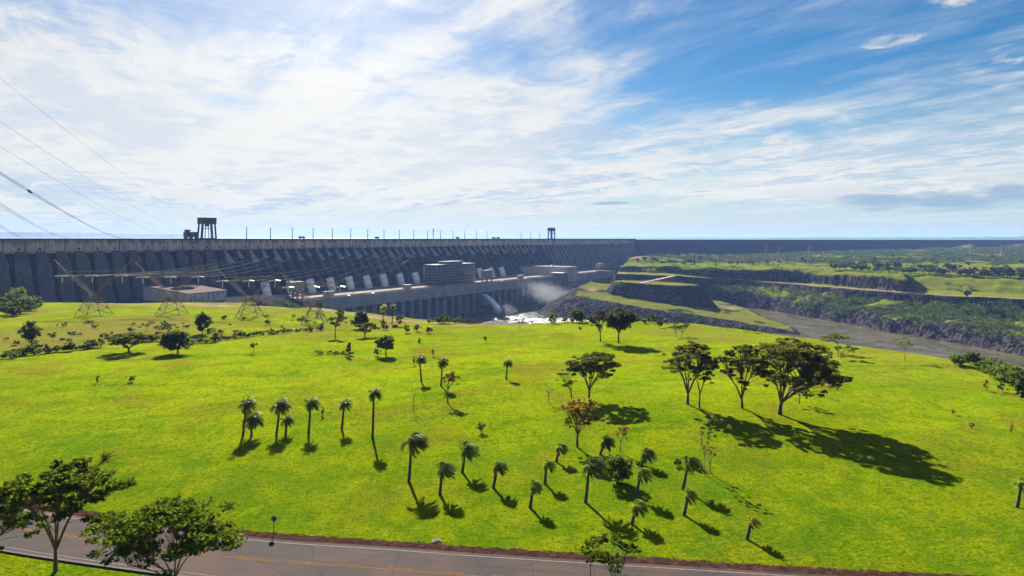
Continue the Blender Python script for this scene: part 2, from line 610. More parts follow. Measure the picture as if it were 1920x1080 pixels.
def terrain(x, y, zones=False):
    x = np.asarray(x, dtype=float)
    y = np.asarray(y, dtype=float)
    z = np.full(x.shape, -92.0)
    win = np.zeros(x.shape, dtype=int)
    dist = np.full(x.shape, 99.0)
    rag = 6.0 * fbm(x, y, 34, 21, 3)
    rag2 = 3.0 * fbm(x, y, 11, 31, 2)

    def put(k, top, d, slope, rnd=0.0):
        nonlocal z, win, dist
        o = np.maximum(d, 0)
        side = (np.sqrt(o * o + rnd * rnd) - rnd) * slope
        h = top - side
        b = h > z
        z = np.where(b, h, z)
        win = np.where(b, k, win)
        dist = np.where(b, d, dist)

    d_land = sdf(LAND, x, y)
    put(1, top_dome(x, y), d_land + np.where(d_land > 6, rag * 0.5, 0), 0.55, 14)
    dm = sdf(MOUND, x, y)
    put(2, np.full(x.shape, -3.5) + rag2 * 0.4, dm, 0.7, 3)
    far = y > 600
    if far.any():
        pen = PENP[0] * x + PENP[1] * y + PENP[2] + 0.35 * rag + 0.5 * rag2
        put(3, pen, sdf(PEN, x, y) + rag * 0.6, 0.55, 2)
        put(4, np.full(x.shape, -33.5) + 0.25 * rag, sdf(MESA, x, y) + rag * 0.5, 1.25, 1)
        tz = np.interp(x, [200, 300, 390, 430, 600], [-28, -30, -37, -38, -38])
        d = sdf(TERR, x, y)
        dte = d
        put(5, tz + 0.2 * rag2, d + rag * 0.7 + rag2 * 0.6, 1.9, 0.5)
        pz = -18 + np.maximum(0, y - 1250) * 0.011 + np.clip((x - 500) / 900, 0, 1.5) * np.clip((y - 1200) / 900, 0, 1) * 9 + 0.9 * rag + 5 * np.clip((y - 1300) / 500, 0, 1) * fbm(x, y, 260, 71, 2)
        put(6, pz, sdf(PLAT, x, y) + rag * 0.5 + rag2, 3.0, 0.3)
        put(7, pz - 3, sdf(PLAT2, x, y) + rag, 0.34, 6)
        low = -62.0 + 16.0 * (1 - np.clip((dte + rag) / 62.0, 0, 1)) ** 1.2 + 1.1 * rag + 0.9 * rag2
        put(8, low, sdf(LOWB, x, y) + 4 + rag * 1.7 + rag2 * 1.6, 1.5, 1)
    b = sdf(BEHIND, x, y) < 0
    z = np.where(b, 26.0, z)
    win = np.where(b, 9, win)
    dist = np.where(b, -50, dist)
    # verge and road bed stay flat
    rd = np.abs(road_dist(x, y)) if (np.abs(y) < 140).any() else np.full(x.shape, 99.0)
    near = np.clip((rd - 7) / 10, 0, 1)
    z = np.where((y < 140) & (win == 1), z * near + (1 - near) * np.minimum(z, -0.0001 * np.maximum(0, y - 90) ** 2), z)
    if not zones:
        return z
    return z, win, dist, rag, rag2


def gz(x, y):
    return float(terrain(np.array([x]), np.array([y]))[0])


def hit(x, y, dmin=45.0, dmax=4000.0):
    """point of the terrain seen at a pixel of the photograph"""
    r = np.concatenate([np.arange(dmin, 600, 1.0), np.arange(600, dmax, 3.0)])
    rx = (x - 960) / F
    rz = -(y - yh(x)) / F
    zt = terrain(r * rx, r)
    below = (EYE + rz * r) <= zt
    i = int(np.argmax(below)) if below.any() else len(r) - 1
    if i > 0 and below.any():
        lo, hi = r[i - 1], r[i]
        for _ in range(12):
            mid = 0.5 * (lo + hi)
            if EYE + rz * mid <= gz(mid * rx, mid): hi = mid
            else: lo = mid
        Y = 0.5 * (lo + hi)
    else:
        Y = r[i]
    return Vector((rx * Y, Y, gz(rx * Y, Y)))


# --- the ground sheet: finer where the view looks
def build_ground():
    th = np.concatenate([np.arange(-180, -48, 6.0), np.arange(-48, -43, 0.5), np.arange(-43, 43, 0.115), np.arange(43, 48, 0.5), np.arange(48, 180, 6.0)])
    th = np.radians(th)
    r = [2.0, 10.0, 20.0, 30.0, 40.0, 50.0]
    while r[-1] < 330: r.append(r[-1] * 1.0085)
    while r[-1] < 700: r.append(r[-1] + 3.2)
    while r[-1] < 1290: r.append(r[-1] + 2.1)
    while r[-1] < 2700: r.append(r[-1] * 1.011)
    while r[-1] < 26000: r.append(r[-1] * 1.10)
    r = np.array(r)
    nt_, nr = len(th), len(r)
    TT, RR = np.meshgrid(th, r)
    x = (RR * np.sin(TT)).ravel()
    y = (RR * np.cos(TT)).ravel()
    z, win, dist, rag, rag2 = terrain(x, y, True)
    v = np.stack([x, y, z], 1)
    idx = np.arange(nt_ * nr).reshape(nr, nt_)
    nx = np.roll(idx, -1, axis=1)
    f = np.stack([idx[:-1], nx[:-1], nx[1:], idx[1:]], -1).reshape(-1, 4)[:, ::-1]
    me = mesh_np('ground', v, f, smooth=True)
    # zones: what grows or lies where (no light or shade in them)
    rock = np.zeros(len(x)); dirt = np.zeros(len(x)); scrub = np.zeros(len(x)); dry = np.zeros(len(x))
    out = np.clip(dist / 3.0, 0, 1)
    patch = fbm(x, y, 30, 41, 3)
    patch2 = fbm(x, y, 90, 51, 3)
    m = win == 1
    scrub[m] = np.clip((dist[m] - 3) / 6, 0, 1) * 0.8
    rock[m] = np.clip((dist[m] - 14) / 10, 0, 1) * np.clip(0.7 + patch[m], 0, 1)
    # worn and dry places of the lower field
    fld = m & (dist < 0)
    fy = np.clip((y - 215 - 0.28 * (x + 150)) / 40, 0, 1)
    dry[fld] = (np.clip(fy * (patch[fld.nonzero()[0]] if False else 1), 0, 1) if False else np.clip(fy, 0, 1))[fld] * np.clip(patch[fld] * 2.2 + 0.1, 0, 0.9)
    dry[fld] += np.clip(patch2[fld] * 1.4 - 0.18, 0, 0.5) + fy[fld] * np.clip(0.05 + patch2[fld] * 1.5, 0, .6)
    m = win == 2
    dry[m] = 0.3
    scrub[m] = out[m]
    m = win == 3
    rock[m] = np.clip(dist[m] / 4 + 0.5, 0, 1)
    dry[m] = np.clip(0.80 + patch[m] * 1.3, 0, 1)
    scrub[m] = np.clip(patch[m] * 2.2 - 0.15, 0, .8)
    dirt[m] = np.clip(patch2[m] * 2.5 + 0.45 - np.abs(dist[m] + 26) / 40, 0, 1) * (dist[m] < -3)
    m = win == 4
    rock[m] = out[m]
    dry[m] = 0.7
    m = win == 5
    path = np.clip(1.2 - np.abs(dist + 9) / 8, 0, 1)
    dirt[m] = path[m]
    dry[m] = np.clip(0.3 + patch[m], 0, 1)
    rock[m] = np.clip(dist[m] / 2.5 + 0.6, 0, 1) * np.clip(1.25 + patch[m] * 1.2, 0, 1.3)
    scrub[m] = np.clip(dist[m] / 6, 0, 1) * np.clip(0.15 + patch[m] * 2.0, 0, 1.0)
    m = (win == 6) | (win == 7)
    rock[m] = (out * (win == 6))[m]
    dry[m] = np.clip(0.25 + patch2[m] * 1.6 + patch[m] * 0.6, 0, 1)
    scrub[m] = np.clip((y[m] - 1290) / 120, 0, 0.85) * np.clip(0.8 + patch[m] * 1.5, 0, 1)
    dirt[m] = np.clip(patch2[m] * 3 - 0.75, 0, 0.8) * (y[m] > 1150)
    b = m & (win == 7) & (dist > -5)
    dry[b] = np.clip(0.7 + patch2[b], 0, 1)
    m = win == 8
    rock[m] = np.clip(dist[m] / 3 + 0.8, 0.0, 1.3)
    scrub[m] = np.where(dist[m] < 0, np.clip(0.85 + patch[m] * 1.6, 0, 1), np.clip(0.25 - dist[m] / 20 + patch[m], 0, 1))
    dry[m] = np.clip(0.35 + patch2[m], 0, 1)
    m = (win == 0) | (win == 9)
    rock[m] = 1
    rd = road_dist(x, y)
    ard = np.abs(rd)
    nearr = y < 140
    dirt = np.where(nearr & (rd > 0), np.maximum(dirt, np.clip((7.2 - ard) / 1.6, 0, 1)), dirt)
    dirt = np.where(nearr & (rd <= 0), np.maximum(dirt, np.clip((5.3 - ard) / 0.35, 0, 1)), dirt)
    # bare track along the far edge of the field and by the yard
    trk = smooth_line([(-330, 505), (-275, 520), (-222, 474), (-176, 452), (-131, 411), (-100, 372), (-60, 322), (-22, 296)], 6)
    TA = np.array(trk)
    td = np.full(len(x), 1e9)
    sel = (y > 250) & (y < 620) & (x < 60) & (x > -450)
    xs, ys = x[sel], y[sel]
    tds = np.full(len(xs), 1e9)
    for i in range(len(TA) - 1):
        ax, ay = TA[i]; ex, ey = TA[i + 1] - TA[i]
        t = np.clip(((xs - ax) * ex + (ys - ay) * ey) / (ex * ex + ey * ey + 1e-9), 0, 1)
        tds = np.minimum(tds, np.hypot(xs - ax - ex * t, ys - ay - ey * t))
    td[sel] = tds
    wdt = np.where(x < -210, 11, 5.0)
    dirt = np.maximum(dirt, np.clip((wdt - td) / 2, 0, 1))
    yard = (win == 1) & (z < -27)
    rock[yard] = np.clip((y[yard] - 585) / 30, 0, 0.75)
    a = me.color_attributes.new('zone', 'FLOAT_COLOR', 'POINT')
    a.data.foreach_set('color', np.stack([rock, dirt, scrub, np.clip(dry, 0, 1)], 1).astype(np.float32).ravel())
    a2 = me.attributes.new('lawn', 'FLOAT', 'POINT')
    a2.data.foreach_set('value', ((win == 1) & (dist < 4)).astype(np.float32))

    mt, g, p, o = material('ground')
    co = g.node('ShaderNodeTexCoord').outputs['Object']
    at = g.attr('zone')
    sep = g.node('ShaderNodeSeparateColor')
    g.L(at.outputs['Color'], sep.inputs[0])
    rk, dt, sb = sep.outputs
    dr = at.outputs['Alpha']
    lawn = g.attr('lawn').outputs['Fac']
    gx, gy, gzz = g.xyz(co)
    big = g.noise(co, 0.022, 5, 0.6, 0.6)
    med = g.noise(co, 0.11, 6, 0.65, 0.4)
    fin = g.noise(co, 1.0, 3, 0.65)
    tuf = g.noise(co, 2.6, 2, 0.6)
    mat3 = g.noise(g.vec(gx, g.m('MULTIPLY', gy, 0.45)), 0.42, 4, 0.62, 0.6)
    nearf = g.step(gy, 190, 72)
    GREEN, LIME, STRAW, DEEP = (0.098, 0.165, 0.0015), (0.192, 0.232, 0.0012), (0.175, 0.150, 0.009), (0.030, 0.066, 0.0020)
    grass = g.mix(g.step(g.m('ADD', g.m('MULTIPLY', big, 0.5), g.m('MULTIPLY', med, 0.5)), 0.40, 0.60), GREEN, LIME)
    grass = g.mix(g.m('MULTIPLY', g.m('SUBTRACT', 1.0, nearf), 0.30), grass, (0.220, 0.246, 0.0012))  # backlit glow of the far lawn put into the colour
    # swales and mown swathes
    sw = g.noise(g.vec(g.m('ADD', g.m('MULTIPLY', gx, 0.30), g.m('MULTIPLY', gy, 0.12)), g.m('ADD', g.m('MULTIPLY', gy, 1.0), g.m('MULTIPLY', gx, -0.25))), 0.085, 7, 0.66, 0.6)
    grass = g.mix(g.step(sw, 0.49, 0.37, 0.0, 0.62), grass, (0.062, 0.122, 0.002))
    grass = g.mix(g.step(sw, 0.53, 0.66, 0.0, 0.60), grass, (0.195, 0.205, 0.004))
    # worn olive and straw patches
    worn = g.step(g.m('ADD', g.m('MULTIPLY', g.noise(co, 0.045, 6, 0.66, 0.9), 0.75), g.m('MULTIPLY', mat3, 0.25)), 0.50, 0.585)
    grass = g.mix(g.m('MULTIPLY', worn, 0.72), grass, (0.150, 0.108, 0.010))
    grass = g.mix(g.m('MULTIPLY', nearf, 0.80), grass, g.mix(g.step(med, .4, .6), (0.050, 0.092, 0.0016), (0.100, 0.120, 0.0018)))  # near lawn coloured darker, since it lacks the backlit glow
    grass = g.mix(g.m('MULTIPLY', g.m('SUBTRACT', 1.0, lawn), 0.45), grass, g.mix(g.step(med, 0.36, 0.62), (0.060, 0.085, 0.012), (0.120, 0.125, 0.030)))
    grass = g.mix(g.m('MULTIPLY', dr, 0.80), grass, g.mix(g.step(med, 0.4, 0.62), (0.150, 0.128, 0.022), (0.165, 0.098, 0.040)))
    # tussocks: light and dark places in the sward
    grass = g.mix(g.step(mat3, 0.48, 0.34, 0.0, 0.36), grass, DEEP)
    grass = g.mix(g.step(mat3, 0.54, 0.70, 0.0, 0.30), grass, (0.185, 0.205, 0.0035))
    grass = g.mix(g.step(fin, 0.50, 0.34, 0.0, 0.52), grass, DEEP)
    grass = g.mix(g.step(fin, 0.54, 0.72, 0.0, 0.34), grass, (0.180, 0.198, 0.004))
    grass = g.mix(g.step(tuf, 0.54, 0.36, 0.0, 0.60), grass, (0.022, 0.050, 0.002))
    rn = g.noise(co, 0.10, 8, 0.7, 0.5)
    x, y, z = g.xyz(co)
    colm = g.noise(g.vec(x, y, g.m('MULTIPLY', z, 0.12)), 0.32, 6, 0.7)
    rock_c = g.mix(g.step(g.m('ADD', g.m('MULTIPLY', rn, 0.35), g.m('MULTIPLY', colm, 0.65)), 0.44, 0.60), (0.006, 0.0055, 0.010), (0.095, 0.076, 0.078))
    rock_c = g.mix(g.step(g.noise(co, 0.35, 5, 0.7), 0.62, 0.75, 0.0, 0.5), rock_c, (0.13, 0.105, 0.095))
    dirt_c = g.mix(g.step(g.noise(co, 0.5, 6, 0.7), 0.35, 0.7), (0.085, 0.045, 0.032), (0.25, 0.155, 0.10))
    far = g.step(y, 110, 260)
    dirt_c = g.mix(far, g.mix(g.step(fin, 0.35, 0.7), (0.026, 0.013, 0.011), (0.056, 0.027, 0.020)), g.mix(g.step(med, 0.35, 0.65), (0.165, 0.110, 0.075), (0.235, 0.160, 0.110)))
    scrub_c = g.mix(g.step(g.noise(co, 0.16, 7, 0.7), 0.38, 0.64), (0.008, 0.018, 0.005), (0.046, 0.064, 0.014))
    edge = g.m('MULTIPLY', g.m('ADD', g.noise(co, 0.16, 6, 0.7), -0.5), 1.5)
    edge2 = g.m('MULTIPLY', g.m('ADD', g.noise(co, 0.9, 6, 0.75), -0.5), 1.8)
    rkf = g.step(g.m('ADD', rk, edge), 0.35, 0.6)
    sbf = g.step(g.m('ADD', sb, edge), 0.35, 0.6)
    dtf = g.step(g.m('ADD', dt, edge2), 0.4, 0.6)
    c = g.mix(rkf, grass, rock_c)
    c = g.mix(sbf, c, scrub_c)
    c = g.mix(dtf, c, dirt_c)
    g.L(c, p.inputs['Base Color'])
    p.inputs['Roughness'].default_value = 0.9
    p.inputs['Specular IOR Level'].default_value = 0.0
    hgt = g.m('ADD', g.m('MULTIPLY', tuf, 0.26), g.m('ADD', g.m('ADD', g.m('MULTIPLY', fin, 0.45), g.m('MULTIPLY', mat3, 0.45)), g.m('MULTIPLY', g.m('MULTIPLY', colm, g.m('ADD', rkf, sbf)), 5.0)))
    g.L(g.bump(hgt, 0.6, 1.0), p.inputs['Normal'])
    ob = link('ground', me, mt)
    tag(ob, 'bright green lawn and field falling to the dark rocky river gorge and wooded plain', None, None, 'structure')


build_ground()


# ------------------------------------------------------------------ water
def build_water():
    m, g, p, o = material('river_water')
    co = g.node('ShaderNodeTexCoord').outputs['Object']
    x, y, z = g.xyz(co)
    n = g.noise(g.vec(g.m('MULTIPLY', x, 1.0), g.m('MULTIPLY', y, 0.45)), 0.10, 8, 0.7, 1.2)
    n2 = g.noise(co, 0.03, 6, 0.65, 1.5)
    body = g.mix(g.step(n2, 0.38, 0.62), (0.056, 0.047, 0.019), (0.115, 0.098, 0.046))
    # boiling white water below the outlets
    fx, fy = D(s_at(1020, 150), 150)[:2]
    rx = g.m('DIVIDE', g.m('ADD', x, -(fx + 6)), 105.0)
    ry = g.m('DIVIDE', g.m('ADD', y, -(fy - 125)), 135.0)
    rr = g.m('SQRT', g.m('ADD', g.m('MULTIPLY', rx, rx), g.m('MULTIPLY', ry, ry)))
    fo = g.step(g.m('ADD', n, g.m('MULTIPLY', g.m('SUBTRACT', 1.0, rr), 0.42)), 0.50, 0.72)
    fo2 = g.m('MULTIPLY', g.step(n, 0.60, 0.72), 0.25)
    f = g.m('MAXIMUM', fo, fo2)
    g.L(g.mix(f, body, g.mix(g.step(g.noise(co, 0.22, 6, 0.7, 0.8), 0.40, 0.60), (0.035, 0.046, 0.036), (0.165, 0.17, 0.158))), p.inputs['Base Color'])
    g.put(p.inputs['Roughness'], g.m('ADD', 0.16, g.m('MULTIPLY', f, 0.6)))
    g.put(p.inputs['Specular IOR Level'], g.m('MULTIPLY', g.m('SUBTRACT', 1.0, f), 0.22))
    g.L(g.bump(g.m('ADD', g.noise(co, 0.35, 6, 0.7), g.m('MULTIPLY', fo, 1.5)), 0.55, 1.2), p.inputs['Normal'])
    pts = [(-260, 700), (-150, 380), (-60, 240), (60, 200), (120, 120), (240, 0), (420, -900), (900, -900), (700, 300), (620, 620), (560, 860), (470, 1120), (330, 1180), (260, 1400), (60, 1250)]
    me = bpy.data.meshes.new('river')
    me.from_pydata([(a, b, WATER) for a, b in pts], [], [tuple(range(len(pts)))])
    ob = link('river', me, m)
    tag(ob, 'greenish river with white turbulent water below the powerhouse', None, None, 'structure')
    m2 = simple('lake_water', (0.05, 0.09, 0.12), 0.15, 0.2, 0.02)
    pts = [D(-1900, -4)[:2], D(1210, -4)[:2], (2080, 2530), (4200, 3430), (16000, 8600), (16000, 9400), (-9000, 9400), (-9000, 0)]
    me = bpy.data.meshes.new('reservoir')
    me.from_pydata([(a, b, EYE - 7.0) for a, b in pts], [], [tuple(range(len(pts)))])
    ob = link('reservoir', me, m2)
    tag(ob, 'wide blue lake held back behind the dam crest', None, None, 'structure')


build_water()


# ------------------------------------------------------------------ far shore
def build_far_hills():
    rng = np.random.default_rng(3)
    azs = np.radians(np.arange(-70, 70, 0.06))
    n = len(azs)
    u = np.tan(np.clip(azs, -1.2, 1.2)) * F + 960
    base = np.interp(u, [-3000, 0, 260, 345, 480, 900, 1100, 1500, 1920, 4000], [72, 66, 58, 48, 18, 16, 22, 25, 34, 40])
    q = np.arange(n)
    hgt = base * (1 + 0.16 * vnoise(q / 60.0, q * 0.0, 4) * 2) + 5 * vnoise(q / 7.0, q * 0.0, 8) + 5 * rng.random(n) * (rng.random(n) > 0.35)
    rad = 8600 + 500 * vnoise(q / 90.0, q * 0, 12)
    rows = [(-260, 0.0), (-60, 0.55), (0, 1.0), (120, 0.9), (700, 0.0)]
    v = []
    for dr, k in rows:
        rr = rad + dr
        v.append(np.stack([rr * np.sin(azs), rr * np.cos(azs), 29.0 + hgt * k + (8 if k == 0 else 0) * 0], 1))
    v = np.concatenate(v)
    f = []
    for i in range(len(rows) - 1):
        a = np.arange(n - 1) + i * n
        f.append(np.stack([a, a + 1, a + 1 + n, a + n], 1))
    me = mesh_np('far_hills', v, np.concatenate(f)[:, ::-1])
    o = link('far_hills', me, simple('far_woods', (0.05, 0.075, 0.03), 0.9, 0.35, 0.01))
    tag(o, 'low wooded shore far beyond the lake fading into blue', None, None, 'structure')


build_far_hills()


# ------------------------------------------------------------------ materials used by the works
M_face = concrete('dam_face_shaded', (0.026, 0.025, 0.042), None, 3.0, 0.8, (0.008, 0.008, 0.018))  # dark navy: shade of the face behind the ribs put into the colour
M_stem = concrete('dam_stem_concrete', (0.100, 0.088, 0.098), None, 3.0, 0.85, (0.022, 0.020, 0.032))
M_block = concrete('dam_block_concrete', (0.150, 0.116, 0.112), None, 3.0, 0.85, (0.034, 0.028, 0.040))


def top_stains(mat, z_top, depth, dark):
    """dark run-off stains hanging from the coping of a wall"""
    g = G(mat.node_tree)
    p = [n for n in mat.node_tree.nodes if n.type == 'BSDF_PRINCIPLED'][0]
    old = p.inputs['Base Color'].links[0].from_socket
    co = g.node('ShaderNodeTexCoord').outputs['Object']
    x, y, z = g.xyz(co)
    n = g.noise(g.vec(x, y, 0.0), 0.16, 8, 0.72)
    f = g.step(g.m('ADD', g.m('DIVIDE', g.m('ADD', z, -z_top), depth), g.m('MULTIPLY', g.m('ADD', n, -0.35), 3.2)), -0.25, 0.35)
    g.L(g.mix(g.m('MULTIPLY', f, 0.75), old, dark), p.inputs['Base Color'])


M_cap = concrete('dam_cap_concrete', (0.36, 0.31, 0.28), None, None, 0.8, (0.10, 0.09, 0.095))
M_band = concrete('dam_band_concrete', (0.66, 0.54, 0.46), 17.0, None, 0.85, (0.13, 0.105, 0.105))
top_stains(M_band, CREST, 9.0, (0.11, 0.09, 0.095))
M_ph = concrete('powerhouse_concrete', (0.46, 0.41, 0.37), None, 2.6, 0.6, (0.10, 0.098, 0.10))
M_pier = concrete('pier_concrete', (0.30, 0.275, 0.265), None, 4.0, 0.75, (0.08, 0.075, 0.08))
M_deck = simple('deck_paving', (0.235, 0.185, 0.150), 0.95, 0.15, 0.05, 0, 0, .02)
M_recess = simple('recess_shade', (0.012, 0.012, 0.018), 0.9, 0.3, 0.1)  # near-black stands in for the shade inside bays and galleries
M_white = simple('white_paint', (0.88, 0.88, 0.87), 0.4, 0.04, 0.4)
M_steel = simple('dark_steel', (0.055, 0.050, 0.055), 0.6, 0.2, 0.5)
M_galv = simple('galvanised_steel', (0.27, 0.25, 0.23), 0.5, 0.2, 0.6, 0.35)
M_pyl = simple('weathered_steel', (0.215, 0.165, 0.130), 0.9, 0.3, 0.4, 0, 0, .05)
M_red = simple('red_steel', (0.26, 0.055, 0.04), 0.6, 0.2, 0.3)
M_cream = simple('cream_cladding', (0.36, 0.30, 0.245), 0.9, 0.15, 0.3, 0, 0, .02)
M_insul = simple('glass_insulator', (0.70, 0.70, 0.64), 0.3, 0.05, 1.0)
M_win = simple('dark_glazing', (0.03, 0.035, 0.045), 0.2, 0.2, 0.2, 0.0, 0.0, 0.6)
M_riprap = None


def dam_obj(mb, name, mat, parent, smooth=False):
    return mb.build(name, mat, parent, smooth)


# ------------------------------------------------------------------ concrete dam
def build_dam():
    root = empty('concrete_dam', D(0, 0, 0), DROT, 'huge grey concrete dam of ribbed blocks with a pale parapet band along its crest', 'dam')
    S0, S1 = -820, 1212
    # local x = along the axis, local y = upstream, z = height
    b = MB()
    b.prism([(12, 20), (12, CREST), (-4, CREST), (-4, CREST - 12.4), (-2.5, CREST - 13.2), (-2.5, 20)], S0, S1)
    b.build('crest_wall', M_band, root)
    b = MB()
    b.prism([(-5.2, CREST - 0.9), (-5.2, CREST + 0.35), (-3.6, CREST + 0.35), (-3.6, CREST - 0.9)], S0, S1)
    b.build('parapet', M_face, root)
    # body behind the ribs
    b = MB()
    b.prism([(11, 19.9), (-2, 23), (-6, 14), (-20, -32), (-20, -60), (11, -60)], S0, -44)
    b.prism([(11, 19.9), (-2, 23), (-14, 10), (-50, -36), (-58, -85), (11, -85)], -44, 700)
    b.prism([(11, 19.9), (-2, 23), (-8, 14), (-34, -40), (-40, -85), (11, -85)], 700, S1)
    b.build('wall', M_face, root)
    top = CREST - 12.4
    # broad blocks of the near wing
    rng = random.Random(5)
    k = 0
    s = -44 - 17
    while s > -560:
        w = 12.6
        b = MB()
        prof = [(-1, top - 0.02), (-4.4, top - 0.02), (-14.5, top - 12), (-21.0, top - 30), (-25, top - 40), (-38, -34), (-44, -60), (-1, -60)]
        n = len(prof)
        x0, x1 = s, s + w
        # top of each block tapers to a point like a wedge
        vs_ = []
        for (yy, zz) in prof:
            t = max(0.0, min(1.0, (top - zz) / 11.0))
            vs_.append((x0 + (1 - t) * 3.5, yy, zz))
        for (yy, zz) in prof:
            t = max(0.0, min(1.0, (top - zz) / 11.0))
            vs_.append((x1 - (1 - t) * 2.0, yy, zz))
        fs_ = [tuple(range(n)), tuple(range(2 * n - 1, n - 1, -1))] + [(i, n + i, n + (i + 1) % n, (i + 1) % n) for i in range(n)]
        b.add(vs_, fs_)
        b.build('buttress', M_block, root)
        s -= 17
        k += 1
    # main section: two stems to every block, the tops pale
    s = -40
    i = 0
    while s < 660:
        b = MB()
        prof = [(-1, top - 1), (-7, top - 1), (-19, 9), (-56, -36), (-62, -80), (-1, -80)]
        b.prism(prof, s + 2, s + 7.5)
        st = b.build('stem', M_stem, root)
        big = i % 2 == 0
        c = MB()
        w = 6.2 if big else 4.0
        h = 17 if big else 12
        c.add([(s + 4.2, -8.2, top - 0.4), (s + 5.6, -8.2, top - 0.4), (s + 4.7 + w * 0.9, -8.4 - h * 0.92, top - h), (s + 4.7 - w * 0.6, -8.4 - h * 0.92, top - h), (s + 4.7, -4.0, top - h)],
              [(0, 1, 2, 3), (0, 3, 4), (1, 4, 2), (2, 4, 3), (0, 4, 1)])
        c.build('head', M_cap, st)
        s += 17
        i += 1
    # far wing, thin ribs
    s = 705
    while s < 1190:
        b = MB()
        b.prism([(-1, top - 1), (-5, top - 1), (-16, 8), (-40, -40), (-1, -40)], s, s + 4.5)
        b.build('rib', M_pier, root)
        s += 17
    # inspection galleries across the face
    for (a, e, z, o) in ((-30, 190, -8, 38), (255, 330, -1, 32), (430, 520, 2, 30)):
        b = MB()
        b.box(a, e, -o, -o + 8, z, z + 1.4)
        for q in range(int((e - a) / 17) + 1):
            b.box(a + q * 17, a + q * 17 + 1.2, -o + 0.1, -o + 8.1, z - 5, z - 0.05)
        b.build('gallery', M_steel, root)
    # small dark outlets in the band
    for n_, sx in enumerate(range(-420, 640, 17)):
        if n_ % 7 in (2, 5): continue
        b = MB()
        b.box(sx + 7, sx + 9.0, -4.5, -3.9, top + 1.0, top + 3.2)
        b.build('drain_hood', M_steel, root)


build_dam()


def build_rockfill():
    pts = [(352, 1783), (700, 1925), (1150, 2118), (1700, 2350), (2087, 2512), (3000, 2890), (4200, 3400)]
    sec = [(14, -20), (9, EYE - 3.4), (-4, EYE - 3.4), (-50, -6), (-84, -34)]     # (upstream, z)
    v, f = [], []
    line = smooth_line(pts, 12)
    for i, p in enumerate(line):
        a = Vector(line[max(i - 1, 0)]); b = Vector(line[min(i + 1, len(line) - 1)])
        d = (b - a).normalized()
        nrm = Vector((-d.y, d.x))
        for (o, z) in sec:
            jitter = 2.0 * (vnoise(np.array([i / 2.0]), np.array([o / 10.0]), 3)[0]) if o < -10 else 0
            v.append((p[0] + nrm.x * (o + jitter), p[1] + nrm.y * (o + jitter), z))
    m = len(sec)
    for i in range(len(line) - 1):
        for k in range(m - 1):
            f.append((i * m + k, (i + 1) * m + k, (i + 1) * m + k + 1, i * m + k + 1))
    me = mesh_np('rockfill_dam', v, np.array(f)[:, ::-1])
    mt, g, p, o = material('rockfill')
    co = g.node('ShaderNodeTexCoord').outputs['Object']
    n = g.noise(co, 0.12, 7, 0.7)
    z = g.xyz(co)[2]
    n2 = g.noise(g.vec(0.0, 0.0, z), 0.5, 3, 0.6)
    g.L(g.mix(g.step(g.m('ADD', g.m('MULTIPLY', n, 0.6), g.m('MULTIPLY', n2, 0.4)), 0.4, 0.6), (0.008, 0.011, 0.022), (0.026, 0.028, 0.042)), p.inputs['Base Color'])
    p.inputs['Roughness'].default_value = 0.95
    o = link('rockfill_dam', me, mt)
    tag(o, 'long low dark rockfill embankment running off behind the wooded plain', 'dam')


build_rockfill()


# ------------------------------------------------------------------ powerhouse
def build_powerhouse():
    root = empty('powerhouse', D(0, 100, 0), DROT, 'long low concrete powerhouse with sunlit deck and dark bays above the river', 'power station')
    # local y: upstream; origin at o = 100, so o = 100 - y
    def Yo(o): return 100 - o
    S0, S1 = -46, s_at(1152, 138)
    b = MB()
    b.box(S0, S1, Yo(128), Yo(52), DECK - 3, DECK)
    b.build('deck', M_deck, root)
    b = MB()
    b.box(S0, S1, Yo(139.9), Yo(136.6), DECK - 5.6, DECK - 0.6)
    b.box(S0, S1, Yo(139.2), Yo(136.6), DECK - 12.5, DECK - 5.62)
    b.box(S0, S1, Yo(140.6), Yo(136.6), DECK - 14.2, DECK - 12.52)
    b.build('facade_beam', M_ph, root)
    b = MB()
    b.box(S0, S1, Yo(136.5), Yo(128.05), DECK - 3.2, DECK - 2.0)
    b.build('service_road', M_ph, root)
    b = MB()
    b.box(S0, S1, Yo(128), Yo(127.6), DECK + 0.01, DECK + 1.1)
    b.box(S0, S1, Yo(139.8), Yo(139.4), DECK - 0.58, DECK + 0.4)
    b.build('parapet', M_ph, root)
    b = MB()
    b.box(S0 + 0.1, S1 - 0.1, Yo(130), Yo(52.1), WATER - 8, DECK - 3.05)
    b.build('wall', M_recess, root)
    s = S0
    while s < S1 - 6:
        b = MB()
        b.box(s, s + 7.4, Yo(139.6), Yo(130.02), WATER - 6, DECK - 14.25)
        b.build('pier', M_pier, root)
        s += 17
    # sills between the piers
    b = MB()
    b.box(S0, S1, Yo(133.5), Yo(130.05), DECK - 30, DECK - 28.4)
    b.build('sill', M_pier, root)
    # lift and hatch housings on the deck
    for x, o in ((615, 130), (763, 131), (975, 131)):
        s = s_at(x, o)
        b = MB()
        b.box(s - 6, s + 6, Yo(134.5), Yo(129), DECK - 3, DECK + 6.5)
        b.box(s - 6.6, s + 6.6, Yo(135), Yo(128.5), DECK + 6.52, DECK + 7.2)
        b.build('lift_housing', M_ph, root)
    # low rails at the near end of the deck
    for sx in (-44, -30, -16):
        pass


build_powerhouse()


